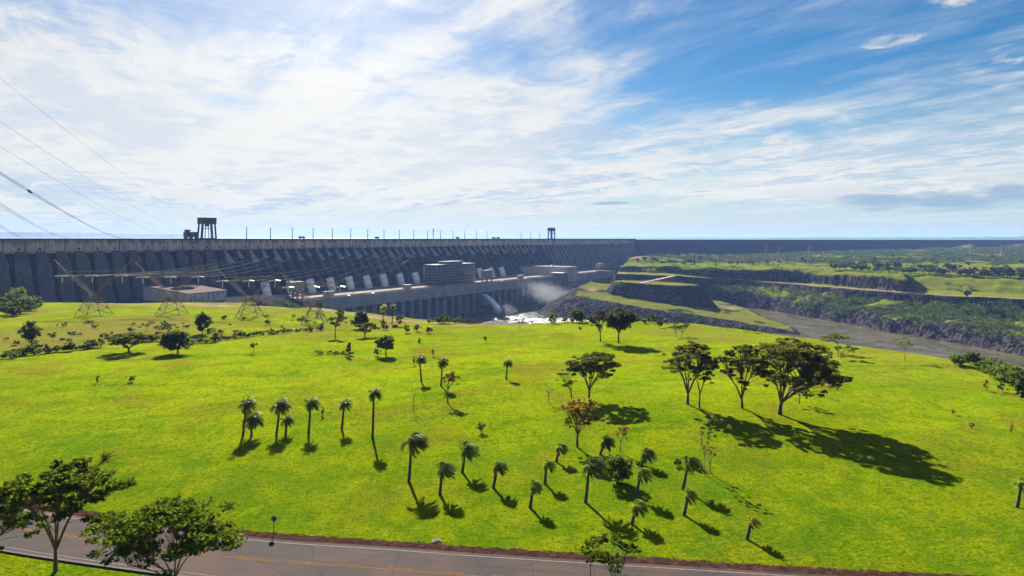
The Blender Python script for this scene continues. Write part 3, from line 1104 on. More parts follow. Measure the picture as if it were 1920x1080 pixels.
def build_penstocks():
    xs = [503, 550, 587, 625, 660, 693, 724, 755, 784, 904, 925, 945]
    names = ['leftmost white penstock, nearest the grey shed', 'white penstock partly behind the red legged gantry on the deck', 'third white penstock, right of the red legged gantry',
             'fourth white penstock with a small dark hut at its foot', 'fifth white penstock from the grey shed', 'sixth white penstock from the grey shed', 'white penstock two before the last one beside the office block',
             'white penstock second from the office block', 'white penstock closest to the left end of the office block', 'white penstock just left behind the red and cream gantry by the office block',
             'white penstock just right behind the red and cream gantry by the office block', 'rightmost white penstock, nearest the tall concrete block']
    for i, x in enumerate(xs):
        o = 72
        s = s_at(x, o)
        root = empty('penstock', D(s, o, DECK), DROT, names[i], 'pipe', 'white penstocks at the foot of the dam')
        b = MB()
        pts = [(0, 0.5 + 9.0 * t, -0.6 + 24.0 * t) for t in (0, 0.25, 0.5, 0.75)]
        b.tube(pts, 4.9, 24)
        b.build('pipe', M_white, root, smooth=True)
        for t in (0.2, 0.5):
            r = MB()
            p0 = Vector((0, 0.5 + 9.0 * t, -0.6 + 24.0 * t)); dv = Vector((0, 9, 24)).normalized()
            r.tube([p0 - dv * 0.18, p0 + dv * 0.18], 5.02, 24)
            r.build('stiffening_ring', M_cream, root)
        b = MB()
        b.box(-6, 6, -5.0, 4, -0.8, 0.9)
        b.build('anchor_block', M_ph, root)


build_penstocks()


def build_office():
    M_ph = concrete('office_concrete', (0.26, 0.245, 0.245), None, None, 0.6, (0.09, 0.085, 0.09))
    sa = s_at(818, 112)
    sb = s_at(891, 112)
    root = empty('office_block', D(sa, 112, DECK), DROT, 'seven storey grey office block with open horizontal galleries standing on the powerhouse deck', 'building')
    Lx = sb - sa
    dep = 26
    H = 30.0
    n = 7
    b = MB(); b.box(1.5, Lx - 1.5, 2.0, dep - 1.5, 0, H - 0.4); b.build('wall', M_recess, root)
    for k in range(n + 1):
        z = H * k / n
        b = MB(); b.box(0, Lx, 0, dep, z - 0.35, z + 1.05); b.build('floor_slab', M_ph, root)
    c = 0
    s = 0.0
    while s <= Lx:
        b = MB(); b.box(s - 0.45, s + 0.45, -0.5, -0.02, 0.0, H + 1.0); b.build('column', M_ph, root)
        s += Lx / 9.0
    for k in range(4):
        yy = dep * k / 3.0
        b = MB(); b.box(-0.5, -0.02, yy - 0.6, yy + 0.6, 0, H + 1.0); b.build('column', M_ph, root)
    for k in range(n):
        b = MB(); b.box(0.9, Lx - 0.9, 1.7, 1.98, H * k / n + 1.2, H * (k + 1) / n - 0.5); b.build('window_band', M_win, root)
        b = MB(); b.box(1.0, 1.48, 2.2, dep - 2.2, H * k / n + 1.2, H * (k + 1) / n - 0.5); b.build('window_band', M_win, root)
    b = MB(); b.box(Lx * .30, Lx * .72, 5, dep - 5, H + 1.06, H + 4.4); b.box(Lx * .28, Lx * .74, 4, dep - 4, H + 4.42, H + 5.2); b.build('roof_plant_room', M_ph, root)
    for sx in (.24, .33, .36, .55):
        b = MB(); b.bar((Lx * sx, 9, H + (1.0 if sx < .29 else 5.2)), (Lx * sx, 9, H + 9.5), 0.35); b.build('antenna', M_steel, root)


build_office()


def build_erection_block():
    o1 = 152
    s0 = s_at(1083, o1) - 46
    M_ph = concrete('hall_concrete', (0.70, 0.64, 0.56), None, 2.6, 0.6, (0.24, 0.22, 0.21))
    root = empty('assembly_hall', D(s0, o1, 0), DROT, 'tall plain concrete hall rising above the far end of the powerhouse over the white water', 'building')
    def Yo(o): return o1 - o
    b = MB(); b.box(0, 46, Yo(o1), Yo(30), DECK - 12, EYE - 56.5); b.build('wall', M_ph, root)
    b = MB(); b.box(-1.2, 47.2, Yo(o1 + 1.2), Yo(28.8), EYE - 56.48, EYE - 55.2); b.build('roof', simple('hall_roof', (0.17, 0.17, 0.175), .95, .15, .2, 0, 0, .02), root)
    b = MB()
    for k in range(9):
        x = 2 + k * 5.2
        b.box(x, x + 1.6, -1.0, -0.03, DECK - 11.9, EYE - 57.5)
    for k in range(20):
        y = 1.5 + k * 6.0
        b.box(-0.9, -0.03, y, y + 1.4, DECK - 11.9, EYE - 57.5)
    b.build('pilasters', M_ph, root)
    b = MB(); b.box(-26, -1.3, -6, 16, WATER - 6, DECK + 6); b.build('stair_tower', M_pier, root)
    b = MB(); b.box(-26.8, -0.6, -6.8, 16.8, DECK + 6.02, DECK + 7.4); b.build('tower_cap', M_ph, root)
    b = MB(); b.box(-1.25, 46, -3, 12, WATER - 6, DECK - 12.02); b.build('base_wall', M_pier, root)
    for k in range(4):
        b = MB(); b.box(3 + k * 11.5, 8.5 + k * 11.5, -5.5, -3.02, WATER - 5, DECK - 15); b.build('pier', M_ph, root)
    b = MB(); b.tube([(16, 40, EYE - 55.2), (16, 40, EYE - 53.6), (16, 40, EYE - 52.6)], [3.2, 2.6, 0.8], 12); b.build('vent_dome', M_white, root, smooth=True)


build_erection_block()


def build_shed():
    A = Vector((-316, 600)); B = Vector((-386, 642)); C = Vector((-299, 642)); Dd = B + C - A
    zb = EYE - 65.5
    root = empty('shed', (A.x, A.y, zb), 0, 'long grey sheet metal shed with a pale sloping roof below the dam', 'shed')
    def L(p, z): return (p.x - A.x, p.y - A.y, z)
    ha, hb = 10.2, 14.8
    b = MB(); b.hexa([L(A, 0), L(C, 0), L(Dd, 0), L(B, 0), L(A, ha), L(C, ha), L(Dd, hb), L(B, hb)])
    m, g, p, o = material('sheet_cladding')
    co = g.node('ShaderNodeTexCoord').outputs['Object']
    x, y, z = g.xyz(co)
    q = g.m('ADD', g.m('MULTIPLY', x, 0.85), g.m('MULTIPLY', y, -0.5))
    rib = g.m('FRACT', g.m('MULTIPLY', q, 0.8))
    pan = g.noise(g.vec(g.m('FLOOR', g.m('MULTIPLY', q, 0.28)), 0.0, 0.0), 3.0, 1)
    c = g.mix(pan, (0.42, 0.40, 0.41), (0.74, 0.70, 0.68))
    c = g.mix(g.step(g.noise(g.vec(x, y, g.m('MULTIPLY', z, 0.2)), 0.5, 5), 0.52, 0.7), c, (0.13, 0.09, 0.065))
    g.L(c, p.inputs['Base Color'])
    g.L(g.bump(rib, 0.6, 0.2), p.inputs['Normal'])
    p.inputs['Roughness'].default_value = 0.6
    b.build('wall', m, root)
    ex = 1.2
    e1, e2 = (C - A).normalized() * ex, (B - A).normalized() * ex
    b = MB(); b.hexa([L(A - e1 - e2, ha + .02 - .1), L(C + e1 - e2, ha + .02 - .1), L(Dd + e1 + e2, hb + .12), L(B - e1 + e2, hb + .12), L(A - e1 - e2, ha + .5), L(C + e1 - e2, ha + .5), L(Dd + e1 + e2, hb + .7), L(B - e1 + e2, hb + .7)])
    b.build('roof', simple('roof_sheets', (0.105, 0.070, 0.060), 0.95, 0.16, 0.7, 0, 0, .02), root)
    b = MB()
    d1 = (B - A).normalized(); nn = Vector((d1.y, -d1.x)) * -1
    if nn.y > 0: nn = -nn
    p0 = A + d1 * 30 + nn * 0.12
    p1 = A + d1 * 38 + nn * 0.12
    q0, q1 = A + d1 * 30 - nn * 0.3, A + d1 * 38 - nn * 0.3
    b.hexa([L(p0, 0.1), L(p1, 0.1), L(q1, 0.1), L(q0, 0.1), L(p0, 5.2), L(p1, 5.2), L(q1, 5.2), L(q0, 5.2)])
    b.build('door', M_steel, root)


build_shed()


# ------------------------------------------------------------------ cranes, masts, vehicles on the crest
def crest_gantry(x, label, hgt=25.5, w=17.0, taper=0.9):
    s = s_at(x, 2)
    root = empty('gantry_crane', D(s, 2, CREST), DROT, label, 'crane')
    # legs stand along the axis (x) and across it (y)
    for sx in (-1, 1):
        for sy in (-1, 1):
            b = MB(); b.bar((sx * w * 0.52, sy * 5.0, 0), (sx * w * 0.44, sy * 4.6, hgt * 0.72), 1.5, 1.5); b.build('leg', M_steel, root)
    for sy in (-1, 1):
        b = MB(); b.bar((-w * 0.50, sy * 5.0, 0.5), (w * 0.50, sy * 5.0, 0.5), 1.0); b.build('bogie_beam', M_steel, root)
        b = MB(); b.bar((-w * 0.30, sy * 4.9, 0.9), (-w * 0.24, sy * 4.6, hgt * 0.72), 0.6); b.bar((w * 0.30, sy * 4.9, 0.9), (w * 0.24, sy * 4.6, hgt * 0.72), 0.6); b.build('inner_strut', M_steel, root)
        b = MB(); b.bar((-w * 0.27, sy * 4.8, hgt * 0.5), (w * 0.27, sy * 4.8, hgt * 0.5), 0.7); b.build('cross_beam', M_steel, root)
    b = MB(); b.box(-w * 0.52, w * 0.52, -6, 6, hgt * 0.72, hgt); b.box(-w * 0.54, w * 0.54, -6.3, 6.3, hgt + 0.02, hgt + 0.5); b.build('machine_house', M_steel, root)
    b = MB(); b.box(-2.2, 2.2, -1.5, 1.5, hgt * 0.60, hgt * 0.715); b.build('hoist_trolley', M_steel, root)


crest_gantry(388, 'larger dark steel gantry crane standing high on the near end of the dam crest')
crest_gantry(1034, 'smaller looking dark gantry crane at the far end of the crest lamp masts', 25.0, 14.0)


def crest_hut():
    s = s_at(358, 2)
    root = empty('winch_house', D(s, 2, CREST), DROT, 'dark blocky winch house beside the larger gantry crane on the dam crest', 'machinery house')
    b = MB(); b.box(-7, 7.5, -4, 4, 2.2, 8.4); b.build('cabin', M_steel, root)
    b = MB(); b.box(-6.2, -2.4, -3, 3, 8.42, 10.6); b.build('top_box', M_steel, root)
    b = MB(); b.box(-7.6, -1.0, -3.4, 3.4, 10.62, 11.1); b.build('roof', M_steel, root)
    b = MB(); b.box(-5, 6, -4.1, -4.0, 4.2, 6.8); b.build('window_band', M_win, root)
    for sx in (-6, 0, 6.5):
        b = MB(); b.box(sx - 0.7, sx + 0.7, -3.6, 3.6, 0, 2.18); b.build('leg', M_steel, root)


crest_hut()

ORD = ['first', 'second', 'third', 'fourth', 'fifth', 'sixth', 'seventh', 'eighth', 'ninth', 'tenth', 'eleventh', 'twelfth', 'thirteenth', 'fourteenth', 'fifteenth', 'sixteenth']
POLES = [462.5, 507, 548, 587, 623, 657.5, 689.5, 720, 748.7, 775.8, 801.5, 826, 849.4, 871.5, 893, 913]
for i, x in enumerate(POLES):
    s = s_at(x, 0)
    r = empty('lamp_mast', D(s, 0, CREST), DROT, ORD[i] + ' dark lamp mast on the dam crest counting from the larger gantry crane', 'lamp mast', 'lamp masts along the dam crest')
    b = MB(); b.tube([(0, 0, 0), (0, 0, 14.0)], [0.62, 0.36], 8); b.build('mast', M_steel, r)
    b = MB(); b.box(-1.1, 1.1, -0.5, 0.5, 14.0, 14.7); b.build('lamp_head', M_steel, r)
for i, x in enumerate((977, 995, 1012)):
    s = s_at(x, 0)
    r = empty('lamp_mast', D(s, 0, CREST), DROT, ('short lamp mast farthest before the small gantry crane, after the gap in the row', 'middle of the three lamp masts just before the small gantry crane', 'lamp mast standing right next to the small gantry crane')[i], 'lamp mast', 'lamp masts along the dam crest')
    b = MB(); b.tube([(0, 0, 0), (0, 0, 14.0)], [0.62, 0.36], 8); b.build('mast', M_steel, r)
    b = MB(); b.box(-1.1, 1.1, -0.5, 0.5, 14.0, 14.7); b.build('lamp_head', M_steel, r)

s = s_at(812, 0)
r = empty('antenna_mast', D(s, 0, CREST), DROT, 'slender lattice antenna mast with dishes amid the lamp masts on the crest', 'mast')
b = MB()
for a, c in ((-.6, -.6), (.6, -.6), (0, .7)):
    b.bar((a, c, 0), (a * .4, c * .4, 19), 0.25)
for k in range(9):
    b.bar((-.6 + k * .03, -.6, k * 2), (.6 - k * .03, -.6, k * 2 + 2), 0.15)
b.build('lattice', M_steel, r)
for zz, rr in ((9, 1.0), (14, 1.3), (17, .9)):
    b = MB(); b.tube([(0.2, -0.9, zz), (0.2, -0.4, zz)], rr, 10); b.build('dish', M_steel, r)


def truck(x, label, long=8.0, dark=M_steel):
    s = s_at(x, -1)
    r = empty('truck', D(s, -1, CREST + 0.0), DROT, label, 'truck')
    b = MB(); b.box(-long / 2, long / 2 - 2.2, -1.3, 1.3, 1.0, 3.6); b.build('cargo_box', dark, r, bevel=0.1)
    b = MB(); b.hexa([(long / 2 - 2.1, -1.25, 0.8), (long / 2, -1.25, 0.8), (long / 2, 1.25, 0.8), (long / 2 - 2.1, 1.25, 0.8), (long / 2 - 2.1, -1.2, 3.2), (long / 2 - .7, -1.2, 3.2), (long / 2 - .7, 1.2, 3.2), (long / 2 - 2.1, 1.2, 3.2)]); b.build('cab', dark, r)
    for sx in (-long * .3, long * .36):
        for sy in (-1.2, 1.2):
            b = MB(); b.tube([(sx, sy - .15, .5), (sx, sy + .15, .5)], .5, 12); b.build('wheel', M_steel, r)


truck(566, 'dark truck on the crest between the third and fourth lamp masts', 9.5)
truck(707, 'dark truck on the crest between the seventh and eighth lamp masts', 8.0)
truck(858, 'small dark truck on the crest just past the thirteenth lamp mast', 8.0)
truck(926, 'dark truck on the crest just past the last lamp mast before the gap', 9)
truck(934, 'dark truck in the middle of the gap between the lamp masts', 9)


def deck_gantry(x, o, label, H=23.0, w=17.0, panels=2):
    s = s_at(x, o)
    r = empty('gantry_crane', D(s, o, DECK - 2.0), DROT, label, 'crane', 'red legged gantry cranes on the powerhouse')
    hw = w / 2
    for sx in (-1, 1):
        for sy in (-1, 1):
            b = MB(); b.bar((sx * hw * .80, sy * 4.5, 0), (sx * hw * .70, sy * 4.5, H * .56), 1.6); b.build('leg', M_red, r)
        b = MB(); b.bar((sx * hw * .8, -5.5, .5), (sx * hw * .8, 5.5, .5), 1.3); b.build('bogie_beam', M_red, r)
        b = MB(); b.bar((sx * hw * .76, -4.4, H * .3), (sx * hw * .76, 4.4, H * .3), 1.0); b.build('cross_beam', M_red, r)
    for sy in (-1, 1):
        b = MB(); b.bar((-hw * .78, sy * 4.5, H * .18), (hw * .78, sy * 4.5, H * .18), .8); b.build('tie_beam', M_red, r)
    b = MB(); b.box(-hw, -0.7, -5.6, 5.6, H * .56, H); b.build('house_panel', M_cream, r, bevel=0.3)
    b = MB(); b.box(0.7, hw, -5.9, 5.9, H * .54, H * 1.01); b.build('house_panel', M_cream, r, bevel=0.3)
    b = MB(); b.box(-0.68, 0.68, -5.3, 5.3, H * .50, H * .98); b.build('girder', M_red, r)


deck_gantry(554, 128, 'red legged gantry with twin cream boxes at the near end of the powerhouse', 23.0, 17)
deck_gantry(913, 134, 'red legged gantry with cream house just right of the office block', 22.0, 17)
deck_gantry(1125, 132, 'small red and cream gantry on the far end of the powerhouse beyond the tall hall', 20.0, 16)

for i, (x, o_, lab) in enumerate(((655, 133.5, 'white van on the service road of the powerhouse left of the first lift housing row'), (700, 133.5, 'white van on the service road below the fifth and sixth penstocks'), (841, 133.5, 'white van on the service road below the office block'), (942, 133.5, 'white van on the service road right of the red and cream gantry'), (985, 133.5, 'white van on the service road nearest the tall hall'))):
    s = s_at(x, o_)
    r = empty('service_van', D(s, o_, DECK - 1.99), DROT, lab, 'van', 'white vans on the powerhouse service road')
    b = MB(); b.hexa([(-2.6, -1.0, .4), (2.6, -1.0, .4), (2.6, 1.0, .4), (-2.6, 1.0, .4), (-2.5, -.9, 2.3), (1.5, -.9, 2.3), (1.5, .9, 2.3), (-2.5, .9, 2.3)]); b.build('body', M_white, r, bevel=.12)
    for sx in (-1.6, 1.6):
        for sy in (-.9, .9):
            b = MB(); b.tube([(sx, sy - .12, .36), (sx, sy + .12, .36)], .36, 10); b.build('wheel', M_steel, r)

# a deck side handrail by the shed
r = empty('guard_rail', D(-46, 90, DECK), DROT, 'pale steel guard rail at the near end of the deck beside the shed', 'railing')
for k in range(6):
    b = MB(); b.box(-0.3, 0.3, -12 + k * 9, -11.4 + k * 9, 0, 4.6); b.build('post', M_galv, r)
b = MB(); b.box(-.2, .2, -12, 34, 4.62, 5.0); b.box(-.15, .15, -11.3, 33, 2.2, 2.5); b.build('rail', M_galv, r)


# ------------------------------------------------------------------ pylons
def lattice_column(b, base, top, z0, z1, n, w, wb):
    """four legs between two squares with horizontals and crosses"""
    def P(t, i):
        h = base + (top - base) * t
        sx, sy = ((-1, -1), (1, -1), (1, 1), (-1, 1))[i % 4]
        return (sx * h, sy * h, z0 + (z1 - z0) * t)
    for i in range(4):
        b.bar(P(0, i), P(1, i), w)
    for k in range(n):
        t0, t1 = k / n, (k + 1) / n
        for i in range(4):
            if k > 0: b.bar(P(t0, i), P(t0, i + 1), wb)
            b.bar(P(t0, i), P(t1, i + 1), wb)
            b.bar(P(t0, i + 1), P(t1, i), wb)
    for i in range(4):
        b.bar(P(1, i), P(1, i + 1), wb)


def pylon(loc, rz, k, label, group, ins=True, wt=0.25, name='transmission_pylon', M_pyl=M_pyl):
    r = empty(name, loc, rz, label, 'pylon', group)
    b = MB()
    lattice_column(b, 7.0 * k, 1.7 * k, 0, 12 * k, 3, wt, wt * .6)
    b.build('lower_body', M_pyl, r)
    for sx in (-1, 1):
        a = MB()
        for sy in (-1, 1):
            p0, p1, p2 = (sx * 1.6 * k, sy * 1.5 * k, 12 * k), (sx * 12.5 * k, sy * 1.2 * k, 23.0 * k), (sx * 0.6 * k, sy * 1.5 * k, 12.1 * k)
            a.bar(p0, p1, wt * .85); a.bar(p2, (sx * 10.4 * k, sy * 1.2 * k, 23.0 * k), wt * .7)
        for q in range(6):
            t = q / 6.0
            A = Vector((sx * 1.6 * k, -1.5 * k, 12 * k)).lerp(Vector((sx * 12.5 * k, -1.2 * k, 23 * k)), t)
            Bq = Vector((sx * .6 * k, 1.5 * k, 12.1 * k)).lerp(Vector((sx * 10.4 * k, 1.2 * k, 23 * k)), t + .1)
            a.bar(A, Bq, wt * .5)
        a.build('window_arm', M_pyl, r)
        a = MB()
        for sy in (-1, 1):
            a.bar((sx * 12.5 * k, sy * 1.1 * k, 23 * k), (sx * 20.5 * k, 0, 32 * k), wt * .8)
        for q in range(5):
            t = q / 5.0
            a.bar(Vector((sx * 12.5 * k, -1.1 * k, 23 * k)).lerp(Vector((sx * 20.5 * k, 0, 32 * k)), t), Vector((sx * 12.5 * k, 1.1 * k, 23 * k)).lerp(Vector((sx * 20.5 * k, 0, 32 * k)), min(1, t + .2)), wt * .5)
        a.build('earthwire_peak', M_pyl, r)
    c = MB()
    for sy in (-1, 1):
        for dz in (0, 2.2):
            e = 19.0 if dz == 0 else 13.5
            c.bar((-e * k, sy * 1.1 * k, (23 + dz) * k), (e * k, sy * 1.1 * k, (23 + dz) * k), wt * .7)
    for q in range(19):
        x = (-19 + 2.1 * q) * k
        c.bar((x, -1.1 * k, 23 * k), (x + 1.05 * k, 1.1 * k, 23 * k), wt * .45)
        if abs(x) < 12.5 * k: c.bar((x, -1.1 * k, 23 * k), (x + 1.0 * k, -1.1 * k, 25.2 * k), wt * .45)
    c.build('crossarm', M_pyl, r)
    if ins:
        for x in (-15.5, 0, 15.5):
            for sx in (-1, 1):
                i = MB(); i.tube([(x * k + sx * 0.4, -1.5 * k, 23 * k), (x * k + sx * 3.4 * k, -2.2 * k, 22.6 * k)], .36, 7); i.build('insulator', M_insul, r)
            i = MB(); i.tube([(x * k, -1.3 * k, 22.8 * k), (x * k, -1.3 * k, 18.8 * k)], .22, 7); i.build('insulator', M_insul, r)
    return r


def tall_pylon(loc, rz, h, label, group):
    r = empty('transmission_pylon', loc, rz, label, 'pylon', group)
    w = .55
    b = MB()
    lattice_column(b, h * .11, h * .028, 0, h * .62, 5, w, w * .55)
    b.build('lower_body', M_pylfar, r)
    b = MB()
    lattice_column(b, h * .028, h * .022, h * .62, h * .84, 2, w * .9, w * .5)
    for sx in (-1, 1):
        b.bar((sx * h * .024, 0, h * .84), (sx * h * .075, 0, h), w * .8)
        b.bar((sx * h * .005, 0, h * .84), (sx * h * .075, 0, h), w * .6)
    b.build('head', M_pylfar, r)
    for zz, e in ((.84, .20), (.66, .15)):
        b = MB()
        b.bar((-e * h, 0, zz * h), (e * h, 0, zz * h), w * .8)
        for sx in (-1, 1):
            b.bar((sx * e * h, 0, zz * h), (sx * h * .025, 0, (zz + .06) * h), w * .6)
            b.bar((sx * e * .9 * h, 0, zz * h), (sx * e * .9 * h, 0, (zz - .05) * h), w * .5)
        b.build('crossarm', M_pylfar, r)
    return r


M_pylfar = simple('pale_steel', (0.20, 0.185, 0.17), .6, .2, .5)
PY = [(176, 592, 1.0, 'tall steel lattice pylon farthest left on the field, below the broad dam blocks'),
      (322, 590, 0.98, 'steel lattice pylon standing in front of the grey shed'),
      (468, 594, 0.90, 'steel lattice pylon to the right of the shed before the first penstock'),
      (590, 606, 0.80, 'steel lattice pylon nearest the red legged gantry, at the field edge')]
pyl = []
for x, y, k, lab in PY:
    p = hit(x, y)
    pyl.append((p, k))
    pylon((p.x, p.y, p.z - .2), R(8), k, lab, 'transmission pylons on the lower field')
for x, ytop, ybase, lab in ((1436, 456, 497, 'thin lattice pylon on the far plateau, nearest the river of a pair'), (1461, 458, 493, 'thin lattice pylon on the far plateau, just right of the taller one'),
                            (1518, 458, 497, 'lone thin lattice pylon on the far plateau before the dark embankment'), (1820, 458, 478, 'tiny distant pylon before the far woods near the right end of the embankment'),
                            (1878, 459, 480, 'tiny distant pylon in the far woods, last before the frame edge')):
    p = hit(x, ybase)
    hgt = (ybase - ytop) * p.y / F
    tall_pylon((p.x, p.y, p.z - .2), R(-20), hgt, lab, 'pylons on the far plateau')


M_cable = simple('weathered_cable', (0.018, 0.018, 0.020), 1.0, .2, 1.0, 0, 0, 0.0)


def wire(name, pts_list, label, cat='power line', group=None, rad=0.06, mat=None, spacers=()):
    """pts_list: list of (start, end, sag): each conductor is a part of the line"""
    r = empty(name, pts_list[0][0], 0, label, cat, group)
    o = Vector(pts_list[0][0])
    for a, b, sag in pts_list:
        a, b = Vector(a) - o, Vector(b) - o
        P = []
        for i in range(33):
            t = i / 32
            q = a.lerp(b, t)
            q.z -= sag * 4 * t * (1 - t)
            P.append(q)
        m = MB(); m.tube(P, rad, 5)
        m.build('conductor', mat or M_galv, r)
    for t in spacers:
        m = MB()
        qs = [Vector(a).lerp(Vector(b), t) - o - Vector((0, 0, sag * 4 * t * (1 - t))) for a, b, sag in pts_list]
        for i in range(len(qs)):
            for j in range(i):
                m.bar(qs[i], qs[j], .16)
        m.build('spacer', M_steel, r)


def sky_line(x0, y0, x1, n, sag, label, sp=0.5, rad=.020, Ys=118.0, spacers=()):
    s = s_at(x1, 0)
    e = D(s, 0, CREST + 1.5)
    a = At(x0, y0, Ys)
    # carry the span on beyond the frame
    L_ = []
    for i in range(n):
        oa = Vector((0.25 * i, 0.1 * i, -sp * (i % 2) - .12 * i)); ob = Vector((1.2 * i, 0.0, -.3 * (i % 2)))
        a2 = Vector(a) + (Vector(a) - Vector(e)) * .10 + Vector((0, 0, sag * .40)) + oa
        L_.append((a2, Vector(e) + ob, sag))
    wire('power_line', L_, label, 'power line', 'power lines over the near end of the dam', rad, M_cable, spacers)
    r = col.objects[-1]
    while r.parent: r = r.parent
    o = r.location
    for a2, b2, sg in L_:
        t = ((b2 - a2) - Vector((0, 0, 4 * sg))) * .45
        m = MB(); m.tube([a2 - o, a2 - t * .5 - o, a2 - t - o], rad, 5)
        m.build('conductor', M_cable, r)


sky_line(0, 152, 470, 1, 16, 'single thin overhead cable highest in the sky at the near side', Ys=118)
sky_line(0, 232, 425, 1, 13, 'single thin overhead cable, second highest over the near end of the dam')
sky_line(0, 278, 365, 1, 10, 'single thin overhead cable just above the thick bundle')
sky_line(0, 326, 245, 4, 6, 'thick bundle of overhead conductors with a spacer running down to the dam crest', .5, .030, 118, (.13,))
sky_line(0, 384, 130, 3, 3, 'lower thick bundle of conductors dropping to the crest under the main bundle', .5, .026)
sky_line(0, 424, 45, 3, 1.0, 'lowest short bundle of conductors just over the crest', .4, .024)

TARG = [(380, 474, 22), (452, 478, 26), (505, 482, 30), (700, 478, 30)]
for (p, k), (tx, ty, oo), nm in zip(pyl, [(455, 476, 30), (505, 478, 30), (660, 482, 34), (735, 480, 34)],
                                    ['leftmost field pylon', 'pylon before the shed', 'pylon right of the shed', 'pylon nearest the gantry']):
    L_ = []
    for j, x in enumerate((-15.5, 0, 15.5)):
        a = Vector((p.x + x * k * math.cos(R(8)) + 1, p.y + x * k * math.sin(R(8)) - 2, p.z + 22.6 * k))
        s = s_at(tx + j * 22, oo)
        L_.append((a, D(s, oo, CREST - 22 - j), 5.0))
    wire('power_line', L_, 'three pale conductors rising from the ' + nm + ' to the dam face', 'power line', 'conductors between field pylons and dam', .055, M_galv)
for i in range(3):
    (p, k), (q, k2) = pyl[i], pyl[i + 1]
    L_ = []
    for x in (-15.5, 15.5):
        L_.append((Vector((p.x + x * k, p.y, p.z + 22.7 * k)), Vector((q.x + x * k2, q.y, q.z + 22.7 * k2)), 1.5))
    wire('jumper_line', L_, ('low conductors strung between the two leftmost pylons', 'low conductors strung between the two middle pylons', 'low conductors strung between the two pylons nearest the powerhouse')[i], 'power line', 'conductors strung between the field pylons', .05, M_pyl)


# ------------------------------------------------------------------ water jet and spray
def build_jet():
    s = s_at(906, 140)
    p0 = Vector(D(s, 140, 0)); p0.z = EYE - (553 - yh(906)) * p0.y / F
    p1 = Vector(At(936, 584, p0.y - 44))
    r = empty('water_jet', p0, 0, 'white jet of water arching out of the powerhouse wall into the river', 'water jet')
    rng = np.random.default_rng(4)
    m, g, p, out = material('white_water')
    co = g.node('ShaderNodeTexCoord').outputs['Object']
    n = g.noise(co, 0.45, 6, 0.7, 0.6)
    p.inputs['Base Color'].default_value = (.86, .90, .93, 1)
    p.inputs['Roughness'].default_value = .5
    tr = g.node('ShaderNodeBsdfTransparent')
    ms = g.node('ShaderNodeMixShader')
    g.L(g.step(n, .30, .52, .30, 1.0), ms.inputs[0])
    g.L(tr.outputs[0], ms.inputs[1]); g.L(p.outputs[0], ms.inputs[2]); g.L(ms.outputs[0], out.inputs[0])
    b = MB()
    d = p1 - p0
    def curve(t, k=1.0):
        return Vector((d.x * t * k, d.y * t, d.z * (0.12 * t + 0.88 * t * t)))
    pts = [curve(i / 14) for i in range(15)]
    b.tube(pts, [1.7 + 3.6 * (i / 14) for i in range(15)], 14)
    b.build('stream', m, r, smooth=True)
    # falling curtain under the arch, thin drops
    c = []
    N = 2600
    t = rng.random(N) ** .8
    fall = rng.random(N) ** 1.6
    P = np.array([curve(a) for a in t])
    zend = WATER - p0.z
    P[:, 2] = P[:, 2] + (zend - P[:, 2]) * fall * .8
    P += rng.normal(0, 1, (N, 3)) * np.array([1.6, 1.6, 1.2])
    v, f = leaves(P, rng.uniform(.5, 1.3, N), rng, 0.0)
    me = mesh_np('spray', v, f)
    m2 = simple('spray_drops', (.75, .80, .86), .5, .1, 1)
    nt = m2.node_tree
    link('spray', me, m2, r)


def leaves(P, size, rng, flat=0.3, aspect=0.55, dirv=None):
    """diamond leaf faces round the points; flat pulls their normals upward"""
    n = len(P)
    a = rng.normal(0, 1, (n, 3))
    if dirv is not None: a = a * 0.6 + dirv
    a[:, 2] *= (1 - flat * 0.8)
    a /= np.linalg.norm(a, axis=1, keepdims=True) + 1e-9
    up = rng.normal(0, 1, (n, 3)); up[:, 2] += 3 * flat
    b = np.cross(up, a)
    b /= np.linalg.norm(b, axis=1, keepdims=True) + 1e-9
    L = size[:, None]
    v = np.stack([P - a * L * .5, P + b * L * aspect * .5, P + a * L * .5, P - b * L * aspect * .5], 1).reshape(-1, 3)
    f = np.arange(4 * n).reshape(n, 4)
    return v, f


build_jet()


def build_mist():
    m = bpy.data.materials.new('mist')
    m.use_nodes = True
    nt = m.node_tree
    nt.nodes.clear()
    g = G(nt)
    out = g.node('ShaderNodeOutputMaterial')
    v = g.node('ShaderNodeVolumePrincipled')
    g.L(v.outputs[0], out.inputs['Volume'])
    co = g.node('ShaderNodeTexCoord').outputs['Object']
    x, y, z = g.xyz(co)
    rr = g.vm('DOT_PRODUCT', co, co)
    n = g.noise(co, 1.7, 4, .6, .6)
    den = g.m('MULTIPLY', g.step(g.m('ADD', n, g.m('MULTIPLY', g.m('SUBTRACT', 1.0, rr), .45)), .50, .95), g.step(rr, 1.0, .3))
    g.put(v.inputs['Density'], g.m('MULTIPLY', den, 0.0034))
    v.inputs['Color'].default_value = (.95, .97, 1, 1)
    v.inputs['Anisotropy'].default_value = .3
    import bmesh
    for i, (x, y, dx, dy, dz, back) in enumerate(((1004, 570, 80, 46, 34, 24), (945, 588, 24, 20, 15, 50))):
        s = s_at(x, 146 + back)
        c = D(s, 146 + back, WATER + dz * .55)
        bm = bmesh.new()
        bmesh.ops.create_icosphere(bm, subdivisions=3, radius=1.0)
        me = bpy.data.meshes.new('mist')
        bm.to_mesh(me); bm.free()
        o = link('mist', me, m)
        o.location = c
        o.scale = (dx, dy, dz)
        tag(o, ('wide drifting white mist over the boiling water below the powerhouse', 'small puff of spray where the water jet lands')[i], 'mist', None, 'stuff')


build_mist()


